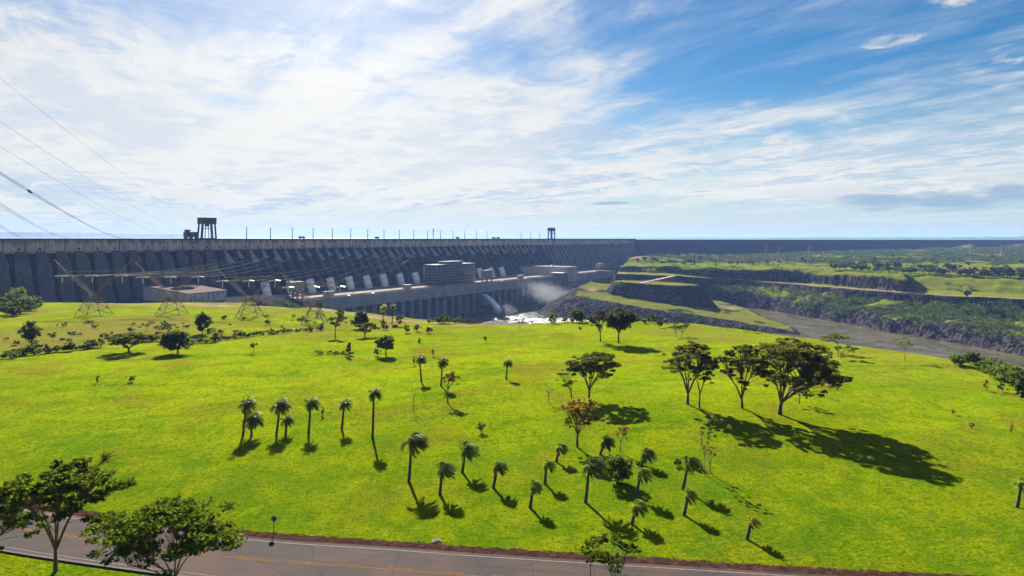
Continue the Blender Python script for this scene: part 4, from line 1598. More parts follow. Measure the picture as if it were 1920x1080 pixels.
# ------------------------------------------------------------------ road
def ribbon(name, off0, off1, z, mat, parent=None, line=None, seg=None):
    line = ROAD if line is None else line
    v, f = [], []
    for i, p in enumerate(line):
        a = Vector(line[max(i - 1, 0)]); b = Vector(line[min(i + 1, len(line) - 1)])
        d = (b - a).normalized()
        n = Vector((-d.y, d.x))
        zz = -0.0001 * max(0, p[1] - 90) ** 2
        for o in (off0, off1):
            v.append((p[0] + n.x * o, p[1] + n.y * o, zz + z))
    for i in range(len(line) - 1):
        if seg is None or seg(i):
            f.append((2 * i, 2 * i + 2, 2 * i + 3, 2 * i + 1)[::-1])
    me = bpy.data.meshes.new(name)
    me.from_pydata(v, [], f)
    me.update()
    return link(name, me, mat, parent)


def build_road():
    m, g, p, o = material('asphalt')
    co = g.node('ShaderNodeTexCoord').outputs['Object']
    n = g.noise(co, 0.12, 6, .65, .4)
    f = g.noise(co, 6.0, 4, .7)
    st = g.noise(g.vec(g.m('MULTIPLY', g.xyz(co)[0], .03), g.m('ADD', g.m('MULTIPLY', g.xyz(co)[1], 1.0), g.m('MULTIPLY', g.xyz(co)[0], .17))), .9, 5, .6)
    c = g.mix(g.step(n, .38, .64), (0.042, 0.034, 0.032), (0.070, 0.042, 0.034))
    c = g.mix(g.step(st, .5, .68, 0, .5), c, (0.024, 0.0215, 0.0215))
    c = g.mix(g.step(f, .3, .7, 0, .3), c, (0.030, 0.027, 0.027))
    patch = g.step(g.voro(g.vec(g.m('MULTIPLY', g.xyz(co)[0], .12), g.m('MULTIPLY', g.xyz(co)[1], .30)), 1.0), .12, .10)
    c = g.mix(g.m('MULTIPLY', patch, .55), c, (0.022, 0.019, 0.019))
    crk = g.node('ShaderNodeTexVoronoi', feature='DISTANCE_TO_EDGE')
    crk.inputs['Scale'].default_value = .11
    g.L(g.vm('ADD', co, g.scale(g.node('ShaderNodeTexNoise').outputs['Color'], 1.2)), crk.inputs['Vector'])
    c = g.mix(g.step(crk.outputs[0], .009, .003, 0, .45), c, (0.014, 0.012, 0.012))
    g.L(c, p.inputs['Base Color'])
    p.inputs['Roughness'].default_value = .9
    p.inputs['Specular IOR Level'].default_value = .06
    g.L(g.bump(f, .3, .03), p.inputs['Normal'])
    road = ribbon('road', -4.75, 4.75, 0.05, m)
    tag(road, 'grey asphalt road with white edge lines and a yellow dashed centre line', None, None, 'structure')
    wl = simple('line_white', (0.16, 0.145, 0.14), .9, .25, 1.5, 0, 0, .03)
    yl = simple('line_yellow', (0.150, 0.066, 0.012), .9, .3, 1.5, 0, 0, .03)
    a = ribbon('edge_line', 4.03, 4.16, 0.056, wl); tag(a, 'white line along the lawn side of the asphalt road', None, None, 'structure')
    a = ribbon('edge_line', -4.14, -4.04, 0.056, wl); tag(a, 'white line along the near side of the asphalt road', None, None, 'structure')
    a = ribbon('centre_line', 0.10, 0.24, 0.056, yl, None, None, lambda i: i % 4 < 2); tag(a, 'broken yellow line along the middle of the road', None, None, 'structure')
    a = ribbon('centre_line', -0.24, -0.10, 0.056, yl); tag(a, 'unbroken yellow line along the middle of the road', None, None, 'structure')
    k = MB()
    kerb_m = concrete('kerb', (0.065, 0.050, 0.042), None, None, .5, (.08, .06, .05))
    # near kerb along the left
    ln = [q for q in ROAD if -100 < q[0] < -25]
    for i in range(len(ln) - 1):
        d = (Vector(ln[i + 1]) - Vector(ln[i])).normalized(); n2 = Vector((-d.y, d.x))
        p0, p1 = Vector(ln[i]) - n2 * 4.75, Vector(ln[i + 1]) - n2 * 4.75
        q0, q1 = p0 - n2 * .32, p1 - n2 * .32
        k.hexa([(q0.x, q0.y, -.1), (q1.x, q1.y, -.1), (p1.x, p1.y, -.1), (p0.x, p0.y, -.1), (q0.x, q0.y, .17), (q1.x, q1.y, .17), (p1.x, p1.y, .17), (p0.x, p0.y, .17)])
    kb = k.build('kerb', kerb_m)
    tag(kb, 'worn concrete kerb along the near side of the road', None, None, 'structure')
    # sign seen from behind
    q = hit(514, 1000)
    r = empty('road_sign', q, 0, 'round road sign seen from behind on a thin post at the roadside', 'road sign')
    b = MB(); b.tube([(0, 0, -.2), (0, 0, 2.05)], .05, 8); b.build('post', M_steel, r)
    b = MB(); b.tube([(0, .07, 1.85), (0, .10, 1.85)], .36, 24); b.build('sign_plate', simple('plate_back', (.16, .16, .17), .8, .1, 1, 0, 0, .05), r)
    b = MB(); b.box(-.3, .3, .045, .068, 1.8, 1.9); b.build('bracket', M_steel, r)
    # broken concrete lid in the lawn
    q = hit(819, 1014)
    r = empty('drain_cover', q, .3, 'small broken concrete drain cover set in the lawn by the road', 'drain cover')
    b = MB(); b.box(-.6, .6, -.5, .5, -.2, .10); b.build('slab', simple('pale_concrete', (.10, .072, .046), .9, .25, 2), r, bevel=.06)
    b = MB(); b.tube([(0.1, 0, .12), (.1, 0, .15)], .35, 10); b.build('lid', simple('lid', (.06, .04, .03), .9, .3, 3), r)


build_road()


# ------------------------------------------------------------------ vegetation
L_DARK = foliage('leaf_dark', (0.010, 0.020, 0.004), (0.060, 0.092, 0.012), .34)
L_BROWN = foliage('leaf_bronze', (0.024, 0.024, 0.005), (0.125, 0.118, 0.016), .40)
L_PURPLEBROWN = foliage('leaf_purple_brown', (0.018, 0.010, 0.008), (0.075, 0.042, 0.028), .2)
L_GREEN = foliage('leaf_green', (0.022, 0.046, 0.005), (0.100, 0.160, 0.016), .38)
L_LIGHT = foliage('leaf_light', (0.05, 0.09, 0.008), (0.17, 0.22, 0.025), .35)
L_ORANGE = foliage('leaf_orange', (0.12, 0.090, 0.010), (0.50, 0.24, 0.030), .45)
L_PINK = foliage('leaf_magenta', (0.06, 0.015, 0.045), (0.36, 0.05, 0.26), .25)
L_PALM = foliage('palm_leaf', (0.020, 0.036, 0.006), (0.165, 0.235, 0.028), .50, .5, .15)
L_PALMLIT = foliage('palm_leaf_sunlit', (0.12, 0.18, 0.012), (0.42, 0.50, 0.05), .68, .5, .15)  # brighter copy of the palm leaf, sunlight on the fronds painted in
L_PALMYEL = foliage('palm_leaf_yellow', (0.35, 0.34, 0.012), (0.72, 0.66, 0.04), .66, .5, .15)
L_FG = foliage('leaf_foreground', (0.009, 0.022, 0.003), (0.075, 0.135, 0.010), .36, .7, .0)
L_FAR = foliage('leaf_far', (0.016, 0.036, 0.012), (0.075, 0.118, 0.036), .15)
L_BANK = foliage('leaf_bank', (0.016, 0.036, 0.010), (0.080, 0.130, 0.024), .2)
L_FARDARK = foliage('leaf_far_dark', (0.010, 0.020, 0.008), (0.040, 0.058, 0.020), .12)
BARK = simple('bark', (0.095, 0.070, 0.050), .9, .4, 1.5, 0, .5)
BARK_R = simple('bark_red', (0.16, 0.085, 0.055), .85, .35, 1.5, 0, .5)
DEADLEAF = simple('dead_frond', (0.10, 0.070, 0.032), .9, .4, 3.0)
BARK_P = simple('palm_bark', (0.075, 0.060, 0.048), .9, .35, 3.0, 0, .6)
TWIG = simple('pale_twig', (0.22, 0.16, 0.09), .9, .3, 2.0)


def pad_leaves(rng, pads, per, size, flat=.35, aspect=.55):
    """pads: rows of x, y, z, rx, rz"""
    pads = np.asarray(pads, dtype=float)
    n = len(pads) * per
    c = np.repeat(pads, per, axis=0)
    d = rng.normal(0, 1, (n, 3))
    d /= np.linalg.norm(d, axis=1, keepdims=True)
    rr = rng.random((n, 1)) ** .45
    P = c[:, :3] + d * rr * c[:, [3, 3, 4]]
    return leaves(P, size * rng.uniform(.65, 1.35, n), rng, flat, aspect)


def tree(p, name, label, cat, H, Rx, off, zb, kind, leaf, size, per, npad, seed, group=None, bark=None, stems=5, fork=.2, trunk_r=None, Ry=None, top_leaf=None, oy=0.0):
    """p: foot; H height; Rx crown half-width; off: crown centre sideways; zb: underside of the crown"""
    rng = np.random.default_rng(seed)
    rd = random.Random(seed)
    Ry = Ry or Rx * .85
    if kind == 'umbrella':
        npad, per, size = int(npad * 2.0), int(per * .74), size * .80
    root = empty(name, p, 0, label, cat, group)
    pads = []
    plates = []
    if kind == 'umbrella':
        npl = max(5, int(npad / 9))
        for i in range(npl):
            q = math.sqrt((i + rd.uniform(.1, .9)) / npl); a = i * 2.39996 + rd.uniform(-.35, .35)
            top = H * (1 - .17 * q ** 2)
            z = top - (top - zb) * (rd.random() ** 1.5) * (.95 - .55 * q) - rd.uniform(0, .05) * H
            if i % 5 == 0: z = top
            plates.append((off + Rx * .76 * q * math.cos(a), oy + Ry * .80 * q * math.sin(a), z, Rx * rd.uniform(.20, .36) * (1.1 - .25 * q)))
    for i in range(npad):
        if kind == 'umbrella' and i % 12:
            c = plates[i % len(plates)]
            q = math.sqrt(rd.random()); a = rd.uniform(0, 2 * math.pi)
            pr = Rx * rd.uniform(.06, .13)
            pads.append((c[0] + c[3] * q * math.cos(a) + c[3] * .12, c[1] + c[3] * q * math.sin(a), c[2] + (H * .025) * rd.uniform(-1, 1) - q * q * H * .03, pr, pr * .34))
        elif kind == 'umbrella':
            q = math.sqrt(rd.random()); a = rd.uniform(0, 2 * math.pi)
            top = H * (1 - .22 * q ** 2.2)
            z = top - (top - zb) * (rd.random() ** 1.7) * (1 - .30 * q) - H * .02
            pr = Rx * rd.uniform(.07, .15); pz = pr * .32
            pads.append((off + Rx * .86 * q * math.cos(a), oy + Ry * .86 * q * math.sin(a), z, pr, pz))
        elif kind == 'round':
            a = rd.uniform(0, 2 * math.pi); cz = rd.uniform(-1, 1); q = math.sqrt(1 - cz * cz) * rd.uniform(.4, 1.0) * (1 + .22 * math.sin(3 * a + seed)); cz *= rd.uniform(.5, 1.0)
            pr = Rx * rd.uniform(.12, .30); hh = (H - zb) / 2
            pads.append((off + Rx * q * math.cos(a) * .9, oy + Ry * q * math.sin(a) * .9, (H + zb) / 2 + hh * cz * .85, pr, min(pr, hh * .35)))
        elif kind == 'sparse':
            q = math.sqrt(rd.random()); a = rd.uniform(0, 2 * math.pi)
            pads.append((off + Rx * .9 * q * math.cos(a), oy + Ry * .9 * q * math.sin(a), zb + (H - zb) * rd.uniform(.15, .97), Rx * rd.uniform(.10, .2), Rx * .09))
        elif kind == 'column':
            t = rd.random(); q = math.sqrt(rd.random()) * (1 - .75 * t); a = rd.uniform(0, 2 * math.pi)
            pads.append((off * t + Rx * q * math.cos(a), oy + Ry * q * math.sin(a), zb + (H - zb) * t, Rx * .3, H * .06))
    pads.sort(key=lambda q: q[2])
    tr = trunk_r or max(.05, H * .018)
    mb = MB()
    hf = H * fork
    lean = off * .10
    if kind in ('umbrella', 'sparse', 'round') and npad:
        mb.tube([(0, 0, -.4), (lean * .2, 0, hf * .5), (lean, 0, hf)], [tr * 1.25, tr, tr * .9], 7)
        ends = []
        for i in range(stems):
            a = 2 * math.pi * (i + rd.uniform(-.3, .3)) / stems
            q = rd.uniform(.32, .55)
            e = Vector((off + Rx * q * math.cos(a), oy + Ry * q * math.sin(a), zb + (H - zb) * rd.uniform(.25, .55)))
            s = Vector((lean, 0, hf * rd.uniform(.8, 1.0)))
            m1 = s.lerp(e, .4) + Vector((0, 0, (e.z - s.z) * .12)); m2 = s.lerp(e, .75) + Vector((0, 0, (e.z - s.z) * .08))
            mb.tube([s, m1, m2, e], [tr * .62, tr * .46, tr * .36, tr * .22], 6)
            ends.append((s, m1, m2, e))
        for (x, y, z, pr, pz) in pads:
            t = Vector((x, y, z))
            k = min(range(len(ends)), key=lambda j: (ends[j][3] - t).length)
            st = ends[k][2] if rd.random() < .5 else ends[k][3]
            if st.z > z: st = ends[k][1]
            md = st.lerp(t, .55) + Vector((0, 0, abs(z - st.z) * .10))
            mb.tube([st, md, t], [tr * .20, tr * .13, tr * .05], 4)
    else:
        mb.tube([(0, 0, -.3), (off * .5, 0, (H + zb) * .35), (off, 0, H * .9)], [tr, tr * .7, tr * .2], 6)
    mb.build('trunk', bark or BARK, root, smooth=True)
    if pads and per:
        if top_leaf is not None:
            cut = zb + (H - zb) * .45
            hi = [q for q in pads if q[2] > cut]
            lo = [q for q in pads if q[2] <= cut]
            if hi:
                v, f = pad_leaves(rng, hi, per, size)
                link('blossom', mesh_np('blossom', v, f), top_leaf, root)
            pads = lo
        if pads:
            v, f = pad_leaves(rng, pads, per, size)
            link('crown', mesh_np('crown', v, f), leaf, root)
    return root


_seed = [100]


def tree_px(x, y, top, xl, xr, bot, kind, leaf, label, per=40, npad=60, size=None, cat='tree', name=None, **kw):
    p = hit(x, y)
    k = p.y / F
    _seed[0] += 1
    H = (y - top) * k
    size = size or max(.28, 4.2 * k)
    return tree(p, name or 'broadleaf_tree', label, cat, H, (xr - xl) / 2 * k, ((xl + xr) / 2 - x) * k, max(.05 * H, (y - bot) * k), kind, leaf, size, per, npad, _seed[0], **kw)


# large flat-topped trees on the lawn
tree_px(1290, 758, 642, 1238, 1346, 715, 'umbrella', L_BROWN, 'tall flat topped tree with open bronze crown, leftmost of the big shadow casting group', 84, 100, .62, 'tree', 'umbrella_tree', stems=6, fork=.17, trunk_r=.30, Ry=8)
tree_px(1312, 765, 672, 1282, 1352, 725, 'umbrella', L_BROWN, 'slim smaller tree close against the left tree of the big group', 50, 34, .55, 'tree', 'umbrella_tree', stems=4, fork=.3, trunk_r=.17)
tree_px(1392, 765, 645, 1340, 1428, 728, 'umbrella', L_BROWN, 'flat topped tree with dark crown in the middle of the big group', 84, 105, .62, 'tree', 'umbrella_tree', stems=6, fork=.15, trunk_r=.28, Ry=9, oy=-2)
tree_px(1463, 777, 633, 1402, 1560, 742, 'umbrella', L_BROWN, 'largest spreading tree at the right of the big group casting the longest shadow', 70, 220, .66, 'tree', 'umbrella_tree', stems=9, fork=.16, trunk_r=.42, Ry=13.5, oy=-3.5)
tree_px(1499, 757, 722, 1480, 1525, 748, 'umbrella', L_DARK, 'little dark tree beneath the right side of the largest spreading tree', 40, 18, .5, 'tree', 'umbrella_tree', stems=3, fork=.4, trunk_r=.1)
tree_px(1105, 748, 660, 1052, 1170, 716, 'umbrella', L_DARK, 'dark flat topped tree with wide layered crown directly behind the orange blossoming tree', 84, 110, .6, 'tree', 'umbrella_tree', stems=6, fork=.2, trunk_r=.26)
tree_px(1072, 746, 692, 1040, 1086, 732, 'umbrella', L_DARK, 'smaller leaning tree touching the left side of the dark layered tree', 46, 34, .5, 'tree', 'umbrella_tree', stems=4, fork=.25, trunk_r=.14)
tree_px(1126, 640, 584, 1097, 1148, 617, 'umbrella', L_PURPLEBROWN, 'brownish tree, left of the pair standing on the far crest of the lawn', 50, 50, .85, 'tree', 'umbrella_tree', stems=5, fork=.3, trunk_r=.24)
tree_px(1160, 643, 577, 1130, 1195, 622, 'round', L_PURPLEBROWN, 'dark purplish round tree, right of the pair on the far crest of the lawn', 60, 70, .85, 'tree', 'broadleaf_tree', stems=6, fork=.3, trunk_r=.3)
tree_px(1083, 838, 747, 1042, 1132, 806, 'umbrella', L_BROWN, 'vase shaped tree with rusty orange blossom over a thin crown', 40, 90, .5, 'tree', 'flowering_tree', stems=6, fork=.28, trunk_r=.19, top_leaf=L_ORANGE)
tree_px(1164, 848, 800, 1148, 1188, 826, 'umbrella', L_LIGHT, 'small thin orange flowered tree near the windblown palms', 26, 26, .4, 'tree', 'flowering_tree', stems=4, fork=.45, trunk_r=.07, top_leaf=L_ORANGE)
tree_px(840, 755, 698, 825, 863, 727, 'umbrella', L_BROWN, 'small lollipop tree with orange top in front of a dark palm', 42, 34, .55, 'tree', 'flowering_tree', stems=4, fork=.42, trunk_r=.15, top_leaf=L_ORANGE)
tree_px(724, 667, 628, 704, 745, 656, 'round', L_GREEN, 'neat round green tree standing alone above its oval shadow', 60, 60, .75, 'tree', 'broadleaf_tree', stems=5, fork=.3, trunk_r=.22)
tree_px(242, 660, 625, 194, 281, 654, 'umbrella', L_DARK, 'wide low dark tree by the boundary, left of two dark shade trees', 66, 80, .85, 'tree', 'broadleaf_tree', stems=5, fork=.18, trunk_r=.3)
tree_px(334, 663, 619, 298, 362, 655, 'round', L_DARK, 'dense dark rounded tree by the boundary, right of two dark shade trees', 66, 70, .85, 'tree', 'broadleaf_tree', stems=5, fork=.15, trunk_r=.3)
tree_px(356, 652, 640, 346, 363, 650, 'round', L_DARK, 'tiny round dark tree beside the dense dark boundary tree', 30, 14, .8, 'tree', 'broadleaf_tree', stems=3, fork=.3)
tree_px(285, 640, 627, 262, 300, 640, 'round', L_BROWN, 'olive shrubby tree between the two dark shade trees', 40, 26, .9, 'tree', 'broadleaf_tree', stems=4, fork=.2)
tree_px(60, 650, 601, 38, 78, 640, 'round', L_GREEN, 'upright open green tree standing alone on the lower field at far left', 40, 56, .85, 'tree', 'broadleaf_tree', stems=4, fork=.3, trunk_r=.25)
tree_px(380, 625, 582, 362, 397, 622, 'round', L_GREEN, 'bushy green tree on the lower field in front of the shed', 44, 50, 1.0, 'tree', 'broadleaf_tree', stems=4, fork=.2, trunk_r=.2)
tree_px(277, 620, 603, 264, 293, 613, 'umbrella', L_LIGHT, 'small pale umbrella shaped tree on the lower field', 36, 18, .8, 'tree', 'umbrella_tree', stems=3, fork=.4)
tree_px(318, 630, 604, 307, 329, 622, 'sparse', L_GREEN, 'sparse ragged sapling behind the dense dark boundary tree', 20, 22, .8, 'tree', 'broadleaf_tree', stems=3, fork=.3)
tree_px(629, 632, 588, 611, 652, 614, 'umbrella', L_GREEN, 'tree with a pale forked trunk in the clump beyond the lawn', 44, 50, .95, 'tree', 'broadleaf_tree', stems=4, fork=.45, bark=TWIG, trunk_r=.22)
tree_px(677, 616, 583, 656, 696, 612, 'round', L_DARK, 'blackish rounded tree in the clump beyond the lawn', 56, 56, 1.0, 'tree', 'broadleaf_tree', stems=4, fork=.15, trunk_r=.3)
tree_px(684, 632, 606, 663, 711, 624, 'umbrella', L_DARK, 'low spreading dark tree in front of the blackish rounded one', 50, 46, .9, 'tree', 'broadleaf_tree', stems=5, fork=.2, trunk_r=.25)
tree_px(638, 600, 577, 630, 646, 597, 'round', L_GREEN, 'small greyish green tree at the track behind the pale trunked tree', 36, 20, 1.0, 'tree', 'broadleaf_tree', stems=3, fork=.2)
tree_px(476, 661, 642, 469, 483, 652, 'sparse', L_DARK, 'tiny lone tree on the upper lawn beside a short shadow', 22, 16, .6, 'tree', 'broadleaf_tree', stems=3, fork=.5, trunk_r=.08)
tree_px(655, 667, 643, 645, 663, 664, 'column', L_GREEN, 'small pointed green tree at the end of the low hedge on the upper lawn', 34, 24, .6, 'tree', 'conifer_tree')
tree_px(957, 604, 574, 934, 975, 602, 'round', L_DARK, 'dark rounded tree on the crest in front of the white water', 52, 50, 1.1, 'tree', 'broadleaf_tree', stems=4, fork=.15)
tree_px(916, 604, 570, 888, 935, 582, 'umbrella', L_GREEN, 'pale green flat crowned tree on the crest beside the water jet', 44, 50, 1.1, 'tree', 'umbrella_tree', stems=5, fork=.3)
tree_px(1028, 605, 582, 1008, 1046, 601, 'round', L_DARK, 'dark squat tree on the crest before the foaming river', 46, 40, 1.1, 'tree', 'broadleaf_tree', stems=4, fork=.15)
tree_px(1080, 604, 578, 1067, 1100, 602, 'round', L_DARK, 'dark leaning tree on the crest left of the brownish pair', 42, 34, 1.1, 'tree', 'broadleaf_tree', stems=3, fork=.15)
tree_px(1036, 618, 600, 1027, 1046, 609, 'sparse', L_LIGHT, 'small pale sapling on the lawn below the squat crest tree', 14, 12, .6, 'tree', 'broadleaf_tree', stems=3, fork=.5, bark=TWIG)
tree_px(975, 618, 597, 963, 987, 607, 'sparse', L_LIGHT, 'pale thin tree by the crest above a faint shadow', 18, 16, .7, 'tree', 'broadleaf_tree', stems=3, fork=.5, bark=TWIG)
tree_px(1268, 632, 605, 1251, 1284, 622, 'umbrella', L_LIGHT, 'pale olive twin stemmed tree on the crest, left stem', 34, 30, .8, 'tree', 'umbrella_tree', stems=4, fork=.3, trunk_r=.14)
tree_px(1278, 631, 607, 1264, 1298, 622, 'umbrella', L_BROWN, 'olive small tree joined to the twin stemmed tree, right stem', 30, 22, .8, 'tree', 'umbrella_tree', stems=3, fork=.3, trunk_r=.12)
tree_px(1236, 615, 601, 1230, 1244, 612, 'round', L_DARK, 'tiny dark tree on the crest between the pair and the twin stemmed tree', 30, 14, .9, 'tree', 'broadleaf_tree', stems=3, fork=.2)
tree_px(1572, 662, 626, 1531, 1594, 640, 'umbrella', L_BROWN, 'thin flat crowned tree against the river at the lawn edge', 30, 34, .65, 'tree', 'umbrella_tree', stems=4, fork=.55, trunk_r=.13)
tree_px(1577, 672, 647, 1560, 1609, 663, 'umbrella', L_GREEN, 'lower layered small tree just before the thin flat crowned tree', 32, 28, .6, 'tree', 'umbrella_tree', stems=4, fork=.4, trunk_r=.1)
tree_px(1697, 676, 637, 1680, 1717, 648, 'umbrella', L_LIGHT, 'delicate sparse tree with pale flat crown over the river bank', 20, 22, .5, 'tree', 'umbrella_tree', stems=3, fork=.5, trunk_r=.09)
tree_px(1364, 619, 606, 1357, 1370, 614, 'sparse', L_PURPLEBROWN, 'tiny brown sapling on the crest before the rocky spit', 16, 10, .6, 'tree', 'broadleaf_tree', stems=3, fork=.4)
tree_px(1393, 620, 609, 1387, 1400, 618, 'round', L_GREEN, 'small dark green tree on the crest edge before the rocky spit', 26, 12, .8, 'tree', 'broadleaf_tree', stems=3, fork=.3)
tree_px(1414, 624, 612, 1408, 1420, 622, 'round', L_GREEN, 'smallest of the green crest edge trees, right end', 26, 12, .7, 'tree', 'broadleaf_tree', stems=3, fork=.3)
# thin bare saplings
for (x, y, top, xl, xr, lab, n_) in ((776, 770, 722, 764, 788, 'leafless pale sapling left of the orange topped lollipop tree', 16), (1029, 756, 724, 1019, 1043, 'leafless pale sapling left of the dark layered tree', 14),
                                 (1322, 890, 795, 1302, 1345, 'tall spindly sapling with tufts of leaf near the right hand palms', 20), (1332, 888, 838, 1318, 1346, 'spindly sapling leaning over the thin shadow at right', 12)):
    tree_px(x, y, top, xl, xr, top + (y - top) * .45, 'sparse', L_BROWN, lab, 5 if y < 800 else 14, n_, .35, 'sapling', 'sapling', stems=4, fork=.35, bark=TWIG, trunk_r=.07)


# ---- palms
def palm(p, H, lean, cr, seed, label, leaf, wind=.7, group='palms scattered over the lawn'):
    rng = random.Random(seed)
    root = empty('palm_tree', p, 0, label, 'palm', group)
    P = []
    for i in range(9):
        t = i / 8
        P.append(Vector((lean * t * (1.4 - .4 * t), 0.0, -.3 + (H - cr * .35 + .3) * t)))
    mb = MB()
    mb.tube(P, [.27 - .11 * (i / 8) for i in range(9)], 8)
    mb.build('trunk', BARK_P, root, smooth=True)
    top = P[-1]
    V, Q = [], []
    nf = rng.choice((20, 23, 26))
    rb = MB()
    for k in range(nf):
        a = 2 * math.pi * (k * .382 + rng.uniform(-.04, .04))
        el = R(82) - R(105) * (k / nf) ** .9 + rng.uniform(-.1, .1)
        d = Vector((math.cos(a) * math.cos(el), math.sin(a) * math.cos(el), math.sin(el)))
        L = cr * rng.uniform(1.05, 1.35)
        pos = top.copy()
        st = 13
        path = [pos.copy()]
        for i in range(st):
            d = d + Vector((wind * .13, -.02, -.165 * (.5 + i / st)))
            d.normalize()
            pos = pos + d * (L / st)
            path.append(pos.copy())
        rb.tube(path[::3], [.05, .045, .035, .028, .02][:len(path[::3])], 4, cap=False)
        for i in range(1, len(path)):
            d = (path[i] - path[i - 1]).normalized()
            side = d.cross(Vector((0, 0, 1)))
            if side.length < .05: side = Vector((0, 1, 0))
            side.normalize()
            ll = cr * .44 * math.sin(math.pi * min(1, .12 + .86 * i / len(path))) ** .6
            for s_ in (-1, 1):
                for half in (0, .5):
                    b0 = path[i - 1].lerp(path[i], half)
                    tip = b0 + (side * s_ * .72 + d * .55 + Vector((wind * .28, 0, -.05 - .60 * (k / nf) - rng.uniform(0, .25)))).normalized() * ll * rng.uniform(.8, 1.1)
                    w = d * .080 * cr / 2.5
                    mid = b0.lerp(tip, .5) + Vector((0, 0, ll * .06))
                    j = len(V)
                    V += [b0 - w * .5, mid - w * 1.1, tip, mid + w * 1.1]
                    Q.append((j, j + 1, j + 2, j + 3))
    j0 = len(V)
    V += [Vector(q) for q in rb.v]
    Q += [tuple(j0 + i for i in q) for q in rb.f]
    link('crown', mesh_np('crown', np.array([tuple(q) for q in V]), np.array(Q)), leaf, root)
    # hanging dead fronds under the crown
    db = MB()
    for k in range(rng.randint(3, 8)):
        a = rng.uniform(0, 2 * math.pi)
        o_ = Vector((math.cos(a), math.sin(a), 0))
        L = cr * rng.uniform(.5, .9)
        A = top - Vector((0, 0, .1)); B_ = A + o_ * .45 + Vector((.12, 0, -.25)); C_ = B_ + o_ * .12 + Vector((wind * .25, 0, -L))
        db.tube([A, B_, B_.lerp(C_, .5), C_], [.05, .10, .16, .03], 4)
    db.build('dead_fronds', DEADLEAF, root)
    return root


PALMS = [
    # base x, y, crown centre x, y, crown half-width px, leaf, label
    (456, 816, 464, 760, 15, L_PALM, 'leaning palm partly hidden behind the leftmost palm'),
    (472, 818, 472, 790, 18, L_PALM, 'leftmost dark palm with a short thick trunk'),
    (519, 811, 527, 763, 17, L_PALM, 'dark palm with leaning trunk beside a much shorter palm'),
    (536, 813, 539, 790, 12, L_PALM, 'short young palm right of a leaning taller one'),
    (579, 811, 584, 759, 15, L_PALM, 'upright dark palm, middle of the left hand row'),
    (641, 805, 647, 760, 13, L_PALM, 'dark palm standing alone between the row and the tallest left palm'),
    (699, 822, 702, 741, 13, L_PALM, 'tallest slender palm at the right end of the left hand row'),
    (791, 716, 786, 676, 11, L_PALM, 'far slender palm with a curved trunk'),
    (827, 724, 831, 681, 11, L_PALM, 'far palm directly behind the lollipop tree'),
    (949, 711, 953, 682, 9, L_PALM, 'solitary far palm in the middle of the open lawn'),
    (767, 903, 774, 832, 25, L_PALM, 'tall dark windblown palm, first of the near group from the left'),
    (825, 927, 831, 884, 21, L_PALM, 'shorter windblown palm right of the tall first near palm'),
    (867, 886, 874, 848, 21, L_PALM, 'windblown palm casting a shadow on bare lawn, third from left among the near group'),
    (925, 915, 934, 878, 17, L_PALM, 'slim windblown palm standing apart between the two near groups'),
    (994, 952, 1002, 914, 15, L_PALMLIT, 'pale green palm nearest the road at the left of the right hand group'),
    (1022, 907, 1026, 873, 15, L_PALMLIT, 'light green palm with drooping fronds behind the pale one'),
    (1043, 866, 1050, 842, 14, L_PALMLIT, 'small light palm to the left of the rusty flowering tree trunk'),
    (1098, 942, 1108, 878, 26, L_PALM, 'large dark thick trunked palm before the shaded thicket'),
    (1124, 852, 1138, 832, 16, L_PALM, 'black silhouetted palm bent by the wind in the tree shadow'),
    (1201, 875, 1213, 855, 17, L_PALM, 'palm bent to the right behind another of similar size'),
    (1192, 932, 1204, 891, 18, L_PALMLIT, 'bright tipped palm in front of the one bent to the right'),
    (1280, 918, 1294, 872, 20, L_PALM, 'dark leaning windblown palm beside the spindly saplings'),
    (1282, 966, 1294, 930, 15, L_PALMLIT, 'light palm below the dark leaning one'),
    (1184, 983, 1196, 953, 18, L_PALMLIT, 'light green palm with splayed fronds close to the road, right hand group'),
    (1400, 1011, 1412, 980, 15, L_PALMYEL, 'yellow green palm standing alone closest to the road'),
    (1907, 951, 1918, 908, 17, L_PALMLIT, 'yellowish palm cut by the right border of the view'),
]
for i, (x, y, cx, cy, hw, leaf, lab) in enumerate(PALMS):
    p = hit(x, y)
    k = p.y / F
    cr = hw * k * 1.16
    palm(p, (y - cy) * k + cr * .55, (cx - x) * k * .72, cr, 500 + i, lab, leaf, 1.9 if y > 830 else .8)
for i, (x, y, cx, cy, hw, lab) in enumerate(((718, 607, 719, 579, 8, 'small distant palm with pale crown beside a darker one by the track'), (735, 609, 737, 577, 7, 'small distant dark palm by the track'))):
    p = hit(x, y); k = p.y / F
    palm(p, (y - cy) * k + 1, (cx - x) * k, hw * k, 600 + i, lab, L_PALMLIT if i == 0 else L_PALM, .2)


# ---- shrubs
def shrub(p, w, h, leaf, label, seed, per=26, n=14, size=.5, group=None, name='shrub', cat='shrub', kind='round'):
    return tree(p, name, label, cat, h, w / 2, 0, h * .08, kind, leaf, size, per, n, seed, group, stems=4, fork=.12, trunk_r=.06)


